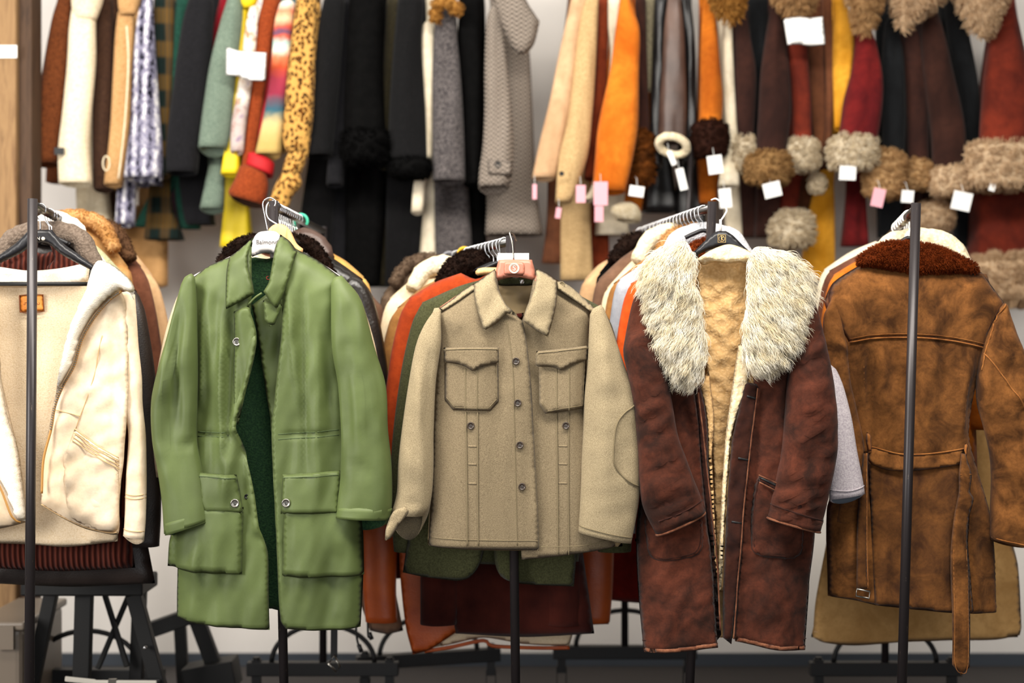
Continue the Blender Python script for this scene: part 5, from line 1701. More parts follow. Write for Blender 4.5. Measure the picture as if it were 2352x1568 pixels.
rack_coat('fur_coat', 'black fur coat with rounded shoulder near the back of that rack', 'coat', 3, 4.41, (1470, 570), (1372, 625), (1620, 650), 1180, 'w_blackfur', slen=960, out=10, collar=('fur_dark', 60, .032, .012, 1400), group=G4)
rack_coat('suede_coat', 'light beige coat at the very back of that rack', 'coat', 3, 4.51, (1440, 590), (1338, 640), (1580, 660), 1170, 'camel', slen=950, out=18, group=G4)
rack_coat('suede_coat', 'deep red suede coat whose hem shows left of the shearling hem', 'coat', 3, 4.62, (1450, 640), (1380, 700), (1600, 700), 1384, 'dark_red', hw=(1392, 1580), slen=1200, out=6, group=G4)

G5 = 'coats on the rightmost rack'
rack_coat('suede_coat', 'pinkish buff suede coat edging out behind the tan suede coat', 'coat', 4, 3.92, (2105, 575), (1916, 650), (2246, 660), 1200, 'w_buff', slen=1000, out=26, sleeves=(1, 0), group=G5)
rack_coat('shearling_coat', 'cream shearling coat, its pile collar above the rust fur collar', 'coat', 4, 4.00, (2106, 565), (1930, 640), (2236, 640), 1200, 'cream_suede', sleeves=(1, 0), collar=('sherpa_ivory', 110, .036, 0, 0), slen=980, out=30, group=G5)
rack_coat('suede_coat', 'orange brown suede coat in the middle of the rightmost rack', 'coat', 4, 4.08, (2080, 570), (1912, 630), (2270, 650), 1200, 'w_ginger', slen=980, out=30, group=G5)
rack_coat('suede_coat', 'chocolate brown suede coat near the back of the rightmost rack', 'coat', 4, 4.16, (2070, 566), (1902, 620), (2260, 650), 1190, 'brown_plain', slen=980, out=30, group=G5)
rack_coat('shearling_coat', 'pale grey cream coat forming the outer left edge of the rightmost rack', 'coat', 4, 4.25, (2050, 552), (1890, 618), (2200, 650), 1190, 'w_ivory', sleeves=(1, 0), slen=960, out=24, group=G5)
t = rack_coat('suede_coat', 'long light tan suede coat whose hem shows below the belted coat', 'coat', 4, 4.36, (2080, 640), (1930, 700), (2300, 700), 1470, 'camel_light', hw=(1866, 2344), slen=1180, out=0, group=G5)
SO = Surf([(1800, 1200, 1), (2400, 1200, 1), (2400, 1560, 1), (1800, 1560, 1)], 4.32, .012, 60, (), [(.006, 120, 300, 0, 3)])
sheet('skirt_panel', [(1900, 1230, 1), (2320, 1230, 1), (2338, 1300), (2346, 1440), (2342, 1458, 1), (2290, 1468), (2180, 1470), (2070, 1474), (1960, 1482), (1890, 1474), (1866, 1462, 1), (1872, 1380)], SO, 'camel_light', t, th=.008, sp=11)
seams('hem_stitching', [[(1868, 1448), (1960, 1464), (2070, 1458), (2180, 1455), (2342, 1446)], [(1948, 1300), (1946, 1462)], [(2286, 1300), (2288, 1455)]], SO, 'camel', t, .0016, off=.004)

# hangers: one on the rail for each coat that hangs behind
def hangers(i, ds, label, group, **k):
    src = None
    for n, D_ in enumerate(ds):
        wire_hanger(i, D_, label, group, half=.05, **k)


hangers(0, [3.86, 3.90, 3.95, 3.98, 4.03, 4.06, 4.11, 4.15, 4.19, 4.23, 4.28, 4.33, 4.38, 4.45, 4.52], 'shiny wire-hooked hanger on the leftmost rack rail', 'hooks along the leftmost rail', drop=.02, stem=.06)
hangers(1, [3.87, 3.89, 3.91, 3.93, 3.95, 3.98, 4.01, 4.04, 4.07, 4.10, 4.13, 4.17, 4.22], 'shiny wire-hooked hanger on the rail behind the green jacket', 'hooks behind the green jacket', drop=.02, stem=.07)
wire_hanger(1, 4.27, 'thick teal green plastic hanger near the back of the rail', None, 'teal_plastic', .005, 'teal_plastic', .05, .03, 1, .020, .08)
hangers(2, [3.93, 3.97, 4.01, 4.05, 4.09, 4.13, 4.17, 4.21, 4.25, 4.30, 4.45], 'silver-hooked hanger on the low slanted rail', 'hooks on the low rail', drop=.02, stem=.05)
wire_hanger(2, 4.35, 'bright yellow plastic hanger on the low slanted rail', None, 'yellow_plastic', .0045, 'yellow_plastic', .05, .03, 1, .019, .06)
wire_hanger(2, 4.55, 'grey plastic hanger at the far end of the low rail', None, 'grey_plastic', .0035, 'grey_plastic', .05, .03, -1, .022, .06)
hangers(3, [3.93, 3.97, 4.01, 4.05, 4.09, 4.13, 4.17, 4.21, 4.25, 4.29, 4.33, 4.37, 4.41, 4.46, 4.51, 4.57, 4.62, 4.70], 'thin wire-hooked hanger on the rail behind the shearling coat', 'hooks behind the shearling coat', drop=.02, stem=.055)
hangers(4, [3.80, 3.86, 3.92, 4.00, 4.08, 4.16], 'white-hooked hanger on the rightmost rack rail', 'hooks on the rightmost rail', mat='white_wire', r=.0026, drop=.03, stem=.055, flip=-1, R0=.018)
# broad wooden hanger behind the white one
D2 = 3.835
hg = thing('clothes_hanger', 'pale wooden hanger curving up behind the white printed hanger', 'hanger', at(640, 600, D2))
V, f, _ = pillow_geo([(600, 560, 1), (612, 532), (626, 517), (640, 513), (656, 518), (668, 532), (682, 560), (700, 574, 1), (690, 584, 1), (660, 570), (640, 566), (620, 572)], 3.815, .006, .006, 8, 6)
mk('hanger_body', V, f, 'wood_hanger', hg)
c = on_rail(1, 3.87)
mk('hook', *tube_geo(smooth3([(c[0] + .016, 3.86, c[2] - .002), (c[0] + .01, 3.855, c[2] + .012), (c[0] - .004, 3.85, c[2] + .0165), (c[0] - .018, 3.84, c[2] + .004), (c[0] - .014, 3.825, c[2] - .03), at(638, 516, 3.815)], 6), .0022, 8), 'chrome', hg)
hg = thing('clothes_hanger', 'plain wooden hanger beside the dark curly collar behind the khaki jacket', 'hanger', at(1110, 632, 3.88))
V, f, _ = pillow_geo([(1092, 618, 1), (1110, 614), (1150, 614, 1), (1170, 618, 1), (1170, 634, 1), (1130, 630), (1092, 633, 1)], 3.89, .006, .006, 6, 6)
mk('hanger_body', V, f, 'wood_hanger', hg)
c = on_rail(2, 3.9)
mk('hook', *tube_geo(smooth3([(c[0] + .014, 3.9, c[2]), (c[0], 3.9, c[2] + .0145), (c[0] - .014, 3.9, c[2]), at(1150, 590, 3.89), at(1150, 616, 3.89)], 6), .0022, 8), 'chrome', hg)
# ================================================================== garments on the wall rail
RAILZ = CAM_Z + (784 + 118) * 5.42 / F
t = thing('wall_rail', 'long dark clothes rail on the wall above the upper coats', 'clothes rail', (0, 5.42, RAILZ - .1))
mk('rail', *tube_geo([(-2.0, 5.42, RAILZ), (2.2, 5.42, RAILZ)], .016, 14), 'pole', t)
for x in (-1.95, -.6, .75, 2.1):
    mk('bracket', *tube_geo([(x, 5.42, RAILZ), (x, wall_y, RAILZ)], .012, 10), 'pole', t)
SD = 5.17
GW = 'garments along the upper wall rail'


def furloft(name, rows, D, th, mat, parent, n, length, seed, rad=.0016, bias=(0, -.15, -.5), clump=22, label=None, cone=.5, seg=3, drop=0.0):
    L = Loft(rows, D, th, [(.004, 30, 30, 0, seed)], sp=10, drop=drop)
    V, f, mi = L.geo(18, False)
    return fur(name, V, f, mat, parent, n, length, rad, seed=seed, bias=bias, nb=(1, .55), spread=.35, clumps=max(8, n // clump), seg=seg, cone=cone, keep=lambda p, nn: nn[:, 1] < .55, label=label)


def wall_coat(name, label, cat, mat, sl, body=None, cuff=None, dz=0.0, th=.13, lining=None, bmat=None, fold=.010, neck=None, drop=.012, bth=.38):
    lining = lining or mat
    last = body[-1] if body else sl[-1]
    cx = (last[1] + last[2]) / 2
    t = thing(name, label, cat, at(cx, last[0], 5.40 + dz), GW)
    sd = int(cx) % 89
    wv = [(fold, 26, 240, 4, sd), (fold * .5, 14, 90, -10, sd + 1)]
    topx = (sl[0][1] + sl[0][2]) / 2 if sl else (body[0][1] + body[0][2]) / 2
    if body is None:
        body = [(-30, sl[0][1] + 4, sl[0][2] - 2)] + [(y, a - 2, b + 2) for y, a, b in sl[1:-1]] + [(sl[-1][0] - 34, sl[-1][1] + 6, sl[-1][2] - 6)]
    br = [(topx - 12, -112, topx + 12, -112), (topx - 22, -70, topx + 22, -70)] + [(a - 5, y, b + 5, y) for y, a, b in body]
    LB = Loft(br, 5.42 + dz, bth, wv, sp=16, e=.35)
    LB.build('body', bmat or mat, t, lining, m=24, depth=30)
    s = None
    if sl:
        rows = [(a, y + (4 if k == 0 else 0), b, y + (4 if k == 0 else 0)) for k, (y, a, b) in enumerate(sl)]
        LS = Loft(rows, SD + dz, th, wv, sp=11, drop=drop)
        s = LS.build('sleeve', mat, t, lining, m=20, depth=40)
    if cuff:
        cy0, cy1, ca, cb, cm, n, ln = cuff
        rows = [(ca + 6, cy0 + 4, cb - 6, cy0 + 4), (ca, cy0 + 14, cb, cy0 + 14), (ca - 1, (cy0 + cy1) / 2, cb + 1, (cy0 + cy1) / 2), (ca + 1, cy1 - 12, cb - 1, cy1 - 12), (ca + 9, cy1 - 2, cb - 9, cy1 - 2)]
        furloft('fur_cuff', rows, SD + dz - .012, .16, cm, t, n, ln, sd, drop=.006)
    return t


def lowcuff(t, cy0, cy1, ca, cb, cm, n, ln, sd, D=5.24):
    rows = [(ca + 6, cy0 + 4, cb - 6, cy0 + 4), (ca, cy0 + 14, cb, cy0 + 14), (ca - 1, (cy0 + cy1) / 2, cb + 1, (cy0 + cy1) / 2), (ca + 1, cy1 - 12, cb - 1, cy1 - 12), (ca + 9, cy1 - 2, cb - 9, cy1 - 2)]
    furloft('fur_cuff', rows, D, .16, cm, t, n, ln, sd)


def lowsleeve(t, rows, mat, D=5.27, th=.12, lining=None, drop=.012):
    Loft([(a, y, b, y) for y, a, b in rows], D, th, [(.005, 24, 200, 0, 7)], sp=12, drop=drop).build('sleeve', mat, t, lining or mat, m=18, depth=40)


# ---- left group, from the left
wall_coat('coat', 'brown wool coat, first on the wall rail beside the timber post', 'coat', 'w_brown', [(-20, 128, 158), (60, 108, 156), (200, 84, 148), (372, 60, 128)], [(0, 120, 156), (200, 100, 156), (412, 92, 160)], dz=.02)
t = wall_coat('coat', 'cream knitted coat with a tiny dark cuff label on the wall rail', 'coat', 'w_cream', [(0, 160, 214), (60, 152, 212), (140, 148, 212), (260, 136, 202), (340, 127, 198), (418, 128, 204)], [(0, 170, 220), (200, 165, 222), (420, 162, 224), (520, 168, 236)], dz=-.03)
a, b = at(125, 339, 5.085), at(147, 355, 5.085)
mk('cuff_label', *box_geo(a[0], b[0], 5.083, 5.088, b[2], a[2]), 'black', t, smooth=False, label='small dark woven label')
Loft([(158, -30, 232, -34), (156, 0, 226, 0), (160, 34, 212, 40)], SD - .04, .15, [(.006, 20, 30, 0, 5)]).build('collar', 'w_cream', t)
wall_coat('coat', 'dark brown wool coat between the cream and the tan coats on the wall', 'coat', 'w_darkbrown', [(-10, 214, 252), (100, 208, 254), (300, 206, 254), (432, 208, 252)], [(0, 212, 256), (300, 210, 262), (500, 222, 270)], dz=.03)
t = wall_coat('coat', 'tan wool coat with pale edging and a keyhole cuff tab', 'coat', 'w_tan', [(20, 264, 300), (80, 258, 304), (200, 252, 298), (300, 246, 292), (420, 232, 274)], [(0, 262, 304), (300, 256, 300), (430, 250, 290)], dz=-.01)
Loft([(262, -20, 318, -24), (264, 8, 312, 8), (268, 30, 304, 26)], SD - .03, .15, [(.006, 20, 30, 0, 5)]).build('collar', 'w_tan', t)
p = smooth3([at(291, 60, 5.09), at(295, 140, 5.085), at(290, 240, 5.085), at(283, 320, 5.085), at(272, 410, 5.09)], 6)
mk('edging', *tube_geo(p, .003, 6), 'w_cream', t, label='pale piping')
p = [np.array(at(244, 375, 5.085)) + np.array([.012 * math.cos(u), 0, .026 * math.sin(u)]) for u in np.linspace(0, 2 * np.pi, 20, endpoint=False)]
mk('cuff_tab', *tube_geo(p, .0025, 6, True), 'w_cream', t, label='pale piped tab')
t = wall_coat('knitted_coat', 'chunky black and white boucle coat on the wall rail', 'coat', 'w_boucle', [(-10, 318, 344), (40, 308, 346), (140, 298, 352), (260, 294, 360), (340, 286, 366), (405, 278, 366)], [(0, 316, 346), (300, 300, 350), (420, 290, 350)], dz=-.04, th=.15)
lowsleeve(t, [(390, 264, 312), (450, 262, 306), (512, 258, 304)], 'w_boucle', 5.25)
t = wall_coat('coat', 'dark plaid wool coat with brown checks, its lower hem showing below', 'coat', 'w_plaid', [(-10, 348, 396), (100, 346, 394), (300, 350, 388), (400, 352, 384)], [(0, 350, 398), (300, 340, 390), (440, 330, 372), (545, 322, 400)], dz=.02)
t = wall_coat('coat', 'bottle green coat beside the plaid coat', 'coat', 'w_green', [(-10, 398, 436), (100, 388, 426), (250, 376, 410), (360, 372, 402)], [(0, 396, 436), (300, 386, 420), (515, 298, 344)], dz=.035)
wall_coat('coat', 'charcoal wool coat with soft shoulders between green and crimson coats', 'coat', 'w_charcoal', [(-10, 428, 484), (60, 412, 484), (200, 392, 474), (320, 378, 456), (392, 376, 448)], [(0, 426, 486), (300, 400, 476), (470, 410, 470), (510, 420, 474)], dz=-.01)
wall_coat('coat', 'plum coat whose hem hangs under the charcoal coat', 'coat', 'w_plum', [], [(0, 430, 460), (300, 390, 430), (420, 362, 402), (512, 366, 402)], dz=.06)
wall_coat('coat', 'deep teal green coat with narrow hem under the charcoal coat', 'coat', 'w_green', [], [(0, 450, 480), (300, 410, 440), (420, 392, 432), (520, 404, 440)], dz=.04)
wall_coat('coat', 'crimson coat, a sliver between charcoal and sage coats', 'coat', 'w_crimson', [(-10, 500, 530), (60, 484, 516), (120, 480, 506), (330, 462, 500)], [(0, 498, 530), (300, 470, 500), (400, 464, 480)], dz=.05)
t = wall_coat('coat', 'sage green tweed coat with open sleeve end on the wall rail', 'coat', 'w_sage', [(-20, 520, 552), (40, 503, 552), (140, 478, 540), (240, 462, 530), (300, 454, 524), (336, 450, 516)], [(0, 520, 550), (300, 470, 516), (400, 470, 512)], dz=-.03, drop=.03)
lowsleeve(t, [(350, 480, 512), (420, 466, 512), (476, 454, 510)], 'w_sage', 5.25, drop=.02)
t = wall_coat('raincoat', 'bright yellow vinyl coat hanging lowest among the coloured coats', 'coat', 'w_yellow', [(0, 548, 566), (100, 536, 562), (240, 524, 552), (320, 514, 545), (396, 502, 546)], [(0, 546, 566), (200, 528, 556), (380, 516, 552), (470, 514, 560), (565, 505, 570)], dz=.0, bth=.2)
Loft([(548, -20, 594, -22), (550, 4, 586, 2), (556, 14, 578, 12)], SD - .03, .1, []).build('collar', 'w_yellow', t)
wall_coat('coat', 'cream floral tapestry coat behind the left paper sign', 'coat', 'w_floral', [(10, 570, 586), (60, 560, 588), (180, 546, 576), (280, 528, 562), (345, 525, 556)], [(0, 570, 586), (200, 552, 580), (330, 536, 556)], dz=-.03, th=.1)
t = wall_coat('coat', 'rust brown wool coat with a thick turned cuff', 'coat', 'w_rust', [(-10, 600, 640), (60, 586, 628), (200, 570, 606), (300, 560, 590), (400, 548, 580)], [(0, 600, 640), (300, 570, 610), (400, 560, 600)], dz=.0)
Loft([(546, 378, 608, 398), (534, 410, 612, 424), (520, 436, 606, 456), (522, 446, 602, 468)], SD - .03, .14, [(.005, 30, 40, 0, 5)], drop=.02).build('turned_cuff', 'w_rust', t, 'w_darkbrown')
t = wall_coat('coat', 'vivid red coat squeezed beside the striped blanket coat', 'coat', 'w_red', [(-10, 616, 640), (150, 604, 626), (280, 576, 604), (355, 562, 592)], [(0, 614, 640), (300, 576, 610), (395, 570, 610)], dz=.015)
Loft([(566, 348, 626, 372), (562, 366, 624, 392), (560, 374, 622, 400)], SD - .02, .13, [], drop=.02).build('cuff', 'w_red', t)
wall_coat('blanket_coat', 'striped blanket coat in red, cream and teal bands', 'coat', 'w_blanket', [(0, 638, 676), (50, 626, 670), (150, 618, 662), (250, 604, 652), (350, 582, 642)], [(0, 640, 676), (200, 624, 660), (340, 600, 640)], dz=-.035, drop=.02)
t = wall_coat('coat', 'leopard print coat with a matching twisted scarf', 'coat', 'w_leopard', [(-10, 676, 724), (60, 668, 722), (160, 656, 720), (260, 648, 716), (316, 645, 708), (345, 652, 700)], [(0, 680, 722), (200, 664, 716), (340, 660, 704)], dz=-.05, th=.15)
for rows in ([(676, 296, 712, 312), (668, 330, 706, 350), (652, 366, 694, 384), (646, 392, 682, 408)], [(650, 384, 686, 396), (636, 410, 690, 424), (624, 436, 668, 452), (613, 470, 660, 482)]):
    Loft(rows, SD - .05, .09, [(.008, 14, 30, 30, 9)], sp=7).build('scarf', 'w_leopard', t, open_end=False)

# ---- the run of black coats
blk = [('coat', 'black wool coat right of the leopard coat, its cuff flaring', 'w_black', [(-10, 740, 790), (60, 728, 786), (200, 716, 776), (300, 708, 766), (352, 700, 762)], [(0, 740, 790), (300, 712, 770), (560, 678, 748), (655, 690, 752)], None, -.02),
       ('coat', 'black coat with plain hem, second right of the leopard coat', 'w_charcoal', [(-10, 770, 810), (200, 760, 800), (340, 752, 792), (420, 746, 786)], [(0, 770, 810), (300, 740, 800), (655, 735, 800)], None, .03),
       ('fur_coat', 'black fur coat with a puffed fur cuff on the wall rail', 'w_blackfur', [(-10, 800, 880), (100, 794, 878), (220, 788, 880), (310, 786, 884)], [(0, 800, 880), (300, 796, 884), (655, 788, 862)], (296, 372, 782, 892, 'w_blackfur', 1400, .02), -.03),
       ('coat', 'black olive tinted coat just right of the black fur', 'w_olive', [(-10, 886, 930), (100, 880, 920), (250, 872, 906), (380, 866, 900)], [(0, 886, 930), (300, 860, 905), (655, 844, 908)], None, .03),
       ('coat', 'broad flat black coat with a black fur band at its cuff', 'w_black', [(-10, 912, 972), (100, 902, 968), (250, 892, 976), (362, 890, 980)], [(0, 910, 970), (300, 890, 975), (655, 884, 950)], (360, 404, 888, 990, 'w_blackfur', 1000, .012), -.02)]
for nm, lb, m_, sl, bd_, cf, dz in blk:
    wall_coat(nm, lb, 'coat', m_, sl, bd_, cf, dz)
t = wall_coat('coat', 'ivory wool coat, a thin pale strip among the black coats', 'coat', 'w_ivory', [(50, 970, 994), (100, 964, 996), (200, 966, 996), (360, 974, 992)], [(0, 972, 1000), (400, 960, 1000), (480, 958, 998), (600, 950, 998)], dz=.0, th=.1)
lowsleeve(t, [(408, 950, 978), (440, 946, 974), (484, 943, 970)], 'w_ivory', 5.22)
t = wall_coat('coat', 'charcoal tweed coat with gold fur collar', 'coat', 'w_tweed', [(10, 1000, 1040), (60, 996, 1046), (150, 992, 1056), (280, 992, 1064), (412, 992, 1068)], [(0, 1000, 1040), (300, 998, 1060), (540, 1000, 1076), (600, 1004, 1076)], dz=-.02)
furc = curve([(998, 48), (1004, 14), (1020, 4), (1040, 10), (1054, 30)], 6)
V, f = tube_geo(to3(furc, SD - .10, SD - .1), .018, 10)
fur('fur_collar', V, f, 'f_ginger', t, 900, .02, .0014, seed=5, bias=(0, -.3, -.4), nb=(1, .5), clumps=60, seg=2)
wall_coat('fur_coat', 'black fur coat between the tweed and the grey herringbone', 'coat', 'w_blackfur', [(-10, 1056, 1108), (100, 1050, 1106), (250, 1060, 1108), (420, 1064, 1104)], [(0, 1056, 1108), (300, 1060, 1110), (660, 1070, 1112)], None, .02)
t = wall_coat('coat', 'grey herringbone overcoat at the end of the left group, facing the gap', 'coat', 'w_herring', [(12, 1124, 1146), (50, 1116, 1152), (150, 1112, 1166), (250, 1112, 1176), (330, 1108, 1180), (390, 1100, 1178), (425, 1098, 1170)],
              [(0, 1130, 1204), (100, 1126, 1212), (250, 1132, 1220), (400, 1124, 1226), (535, 1118, 1244)], dz=-.03, drop=.03, bth=.34)
# its turned-out shoulder and buttoned cuff
V, f, _ = pillow_geo([(1118, -30, 1), (1190, -30), (1216, 10), (1240, 46, 1), (1228, 96), (1212, 118), (1190, 122), (1176, 108), (1158, 70), (1142, 30)], 5.13, .03, .03, 24, 9, [(.006, 40, 60, 20, 3)])
mk('shoulder_cape', V, f, 'w_herring', t)
sh = Surf([(1090, 300, 1), (1190, 300, 1), (1190, 440, 1), (1090, 440, 1)], 5.085, .0, 10)
sheet('cuff_tab', [(1120, 366, 1), (1176, 372, 1), (1176, 404, 1), (1122, 400, 1)], sh, 'w_herring', t, th=.006, sp=7)
button(1143, 379, sh, 'black', t, .013, .004, False)

# ---- right group
t = wall_coat('coat', 'buff suede coat, first of the right hand group on the wall', 'coat', 'w_buff', [(-10, 1312, 1350), (30, 1304, 1346), (120, 1284, 1332), (230, 1262, 1318), (320, 1240, 1296), (405, 1222, 1276)], [(0, 1310, 1350), (300, 1270, 1310), (500, 1262, 1300), (600, 1250, 1300)], dz=-.03, bmat='w_brown2')
t = wall_coat('coat', 'beige trench coat with a small buttoned cuff on the wall', 'coat', 'w_beige', [(-10, 1346, 1376), (40, 1334, 1374), (140, 1320, 1370), (260, 1306, 1362), (360, 1284, 1350), (460, 1276, 1314)], [(0, 1346, 1376), (300, 1320, 1370), (470, 1296, 1356), (640, 1294, 1362)], dz=-.05)
sh = Surf([(1200, 300, 1), (1400, 300, 1), (1400, 540, 1), (1200, 540, 1)], 5.05, .0, 10)
button(1290, 399, sh, 'black', t, .009, .002, False)
wall_coat('coat', 'chestnut brown suede coat left of the bright orange jacket', 'coat', 'w_chestnut', [(-10, 1376, 1402), (100, 1372, 1398), (250, 1362, 1392), (405, 1342, 1372)], [(0, 1376, 1402), (300, 1352, 1396), (620, 1356, 1400)], dz=.03)
t = wall_coat('coat', 'ivory suede coat partly hidden behind the bright orange jacket', 'coat', 'w_ivory', [(-10, 1398, 1426), (60, 1398, 1424), (150, 1402, 1420), (400, 1366, 1380), (455, 1342, 1366)], [(0, 1398, 1424), (300, 1390, 1440), (460, 1380, 1440), (535, 1374, 1446)], dz=.01)
wall_coat('suede_jacket', 'bright orange suede jacket hanging on the wall rail', 'jacket', 'w_orange', [(-10, 1426, 1450), (30, 1420, 1462), (70, 1414, 1472), (160, 1402, 1470), (280, 1376, 1468), (360, 1368, 1456), (420, 1364, 1442), (436, 1372, 1440)], None, dz=-.06, fold=.009)
t = wall_coat('fur_trim_coat', 'brown coat with patchy dark fur cuff right of the orange jacket', 'coat', 'w_choc', [(-10, 1460, 1486), (100, 1466, 1488), (300, 1470, 1494)], [(0, 1462, 1486), (300, 1458, 1496), (440, 1440, 1480), (500, 1410, 1470)], (298, 420, 1458, 1504, 'w_patchfur', 900, .02), dz=-.0, bmat='w_ginger')
Loft([(1408, 470, 1466, 470), (1404, 484, 1476, 490), (1416, 500, 1474, 506)], 5.2, .12, [], drop=.01).build('sherpa_hem', 'sherpa_ivory', t)
wall_coat('coat', 'greyish khaki coat beside the black leather coat, only a strip showing', 'coat', 'w_khakigrey', [(-10, 1478, 1508), (100, 1482, 1502), (200, 1490, 1500)], [(0, 1478, 1508), (300, 1484, 1504), (420, 1486, 1500)], dz=.04)
wall_coat('leather_coat', 'black leather coat left of the sherpa-cuffed leather sleeve', 'coat', 'w_blackleather', [(-10, 1506, 1540), (150, 1500, 1534), (300, 1494, 1526), (380, 1492, 1524)], [(0, 1506, 1540), (300, 1494, 1540), (480, 1486, 1560)], dz=.02)
t = wall_coat('leather_coat', 'brown leather coat with rolled ivory sherpa cuff', 'coat', 'w_leather', [(-10, 1536, 1566), (60, 1528, 1574), (160, 1522, 1578), (250, 1516, 1580), (320, 1514, 1580)], None, dz=-.05, drop=.01)
L = [np.array(at(1544, 336, SD - .06)) + np.array([.050 * math.cos(u), -.03 * math.sin(u) - .02, .010 * math.cos(u) * -1 + .028 * math.sin(u)]) for u in np.linspace(0, 2 * np.pi, 26, endpoint=False)]
V, f = tube_geo(L, .015, 10, True)
V = V + np.stack([pn(V[:, 0] * 90, V[:, 2] * 90, k) for k in (3, 4, 5)], 1) * .004
mk('sherpa_cuff', V, f, 'sherpa_ivory', t)
wall_coat('leather_coat', 'glossy black leather coat right of the sherpa cuff', 'coat', 'w_blackleather', [(-10, 1566, 1590), (100, 1574, 1600), (250, 1582, 1602), (370, 1568, 1600)], [(0, 1566, 1592), (300, 1570, 1606), (560, 1560, 1630)], dz=.0)
wall_coat('suede_coat', 'ginger suede coat with a chocolate fur cuff', 'coat', 'w_ginger', [(-10, 1622, 1638), (20, 1616, 1646), (120, 1612, 1656), (220, 1610, 1664), (290, 1608, 1660)], [(0, 1620, 1640), (300, 1614, 1660), (460, 1620, 1650)], (276, 354, 1595, 1674, 'f_choc', 1400, .016), dz=-.04)
t = wall_coat('suede_coat', 'ivory suede coat with a flared cuff left of the dark brown sleeves', 'coat', 'w_ivory', [(30, 1664, 1684), (150, 1662, 1688), (260, 1668, 1694), (320, 1672, 1698), (360, 1662, 1698), (424, 1652, 1702)], [(0, 1662, 1684), (300, 1670, 1700), (560, 1684, 1712)], dz=-.01, th=.1)
wall_coat('suede_coat', 'dark brown suede coat with a small cream fur cuff', 'coat', 'w_choc', [(20, 1696, 1720), (80, 1690, 1728), (180, 1692, 1742), (330, 1694, 1734)], [(0, 1694, 1722), (300, 1700, 1740), (540, 1716, 1748)], (314, 388, 1685, 1744, 'f_cream', 1200, .022), dz=.0)
wall_coat('suede_coat', 'black suede coat between two dark brown fur-cuffed coats', 'coat', 'w_blackgreen', [(-10, 1722, 1768), (100, 1728, 1772), (250, 1734, 1766), (330, 1738, 1760)], [(0, 1722, 1768), (300, 1730, 1768), (540, 1740, 1766)], dz=.05)
wall_coat('suede_coat', 'chocolate suede coat with wide tawny fur cuff', 'coat', 'w_choc', [(10, 1776, 1800), (60, 1766, 1808), (160, 1752, 1818), (260, 1746, 1822), (370, 1740, 1808)], [(0, 1776, 1800), (300, 1760, 1810), (540, 1750, 1790)], (350, 416, 1718, 1822, 'f_brown', 1700, .020), dz=-.05, th=.15)
t = wall_coat('suede_coat', 'reddish brown suede coat with cream fur cuff beneath the right paper sign', 'coat', 'w_redbrown', [(10, 1814, 1858), (100, 1812, 1858), (200, 1822, 1866), (330, 1826, 1870)], [(0, 1814, 1858), (300, 1826, 1870), (420, 1806, 1846), (500, 1800, 1840)], (318, 386, 1811, 1886, 'f_cream', 1500, .020), dz=-.03)
lowcuff(t, 490, 562, 1778, 1872, 'f_cream', 1700, .024, 31)
wall_coat('suede_coat', 'mid brown suede coat right of the reddish one, no cuff showing', 'coat', 'w_brown2', [(-10, 1858, 1894), (100, 1858, 1896), (250, 1868, 1904), (380, 1882, 1902)], [(0, 1858, 1896), (300, 1866, 1904), (480, 1842, 1866)], dz=.03)
t = wall_coat('suede_coat', 'slim brown suede coat with a tiny cream fur cuff', 'coat', 'w_brown2', [(-10, 1896, 1914), (100, 1898, 1916), (200, 1900, 1918), (380, 1894, 1910)], [(0, 1896, 1914), (400, 1888, 1908)], None, dz=.01, th=.08)
lowcuff(t, 400, 440, 1862, 1904, 'f_cream', 700, .014, 33, 5.2)
wall_coat('suede_coat', 'mustard yellow suede coat reaching far down the wall', 'coat', 'w_mustard', [(-10, 1918, 1946), (40, 1920, 1960), (100, 1918, 1968), (180, 1918, 1962), (290, 1922, 1944)], [(0, 1918, 1950), (300, 1914, 1940), (400, 1898, 1926), (470, 1878, 1926), (600, 1862, 1926), (640, 1860, 1924)], dz=.0)
t = wall_coat('suede_coat', 'dark red suede coat with wide cream fur cuff and white tag', 'coat', 'w_darkred', [(46, 1984, 2002), (90, 1972, 2018), (160, 1962, 2032), (230, 1944, 2034), (330, 1932, 2020)], [(0, 1976, 2010), (300, 1960, 2010), (420, 1966, 2000), (560, 1954, 2006)], (312, 382, 1912, 2020, 'f_cream', 1900, .022), dz=-.06, th=.15)
wall_coat('suede_coat', 'black suede coat with a bulky tan fur cuff and pink tag', 'coat', 'w_blackgreen', [(40, 2040, 2066), (100, 2034, 2078), (220, 2032, 2086), (370, 2034, 2084)], [(0, 2036, 2070), (300, 2036, 2086), (540, 2040, 2080)], (344, 448, 1994, 2086, 'f_tan', 2000, .018), dz=-.02)
wall_coat('suede_coat', 'nearly black suede coat with a neat tan fur cuff', 'coat', 'w_choc', [(36, 2084, 2108), (100, 2082, 2126), (220, 2086, 2138), (380, 2092, 2140)], [(0, 2084, 2110), (300, 2096, 2140), (540, 2090, 2130)], (364, 430, 2084, 2150, 'f_tan', 1300, .015), dz=.0)
t = wall_coat('suede_coat', 'dark brown suede coat with beige fur cuff beside the black one', 'coat', 'w_darkbrown2', [(10, 2132, 2160), (80, 2122, 2178), (200, 2132, 2206), (300, 2146, 2224), (392, 2150, 2222)], [(0, 2130, 2165), (300, 2150, 2220), (470, 2130, 2200)], (380, 446, 2146, 2238, 'f_beige', 1700, .014), dz=-.03, th=.14)
lowcuff(t, 464, 526, 2114, 2198, 'f_beige', 1500, .016, 35)
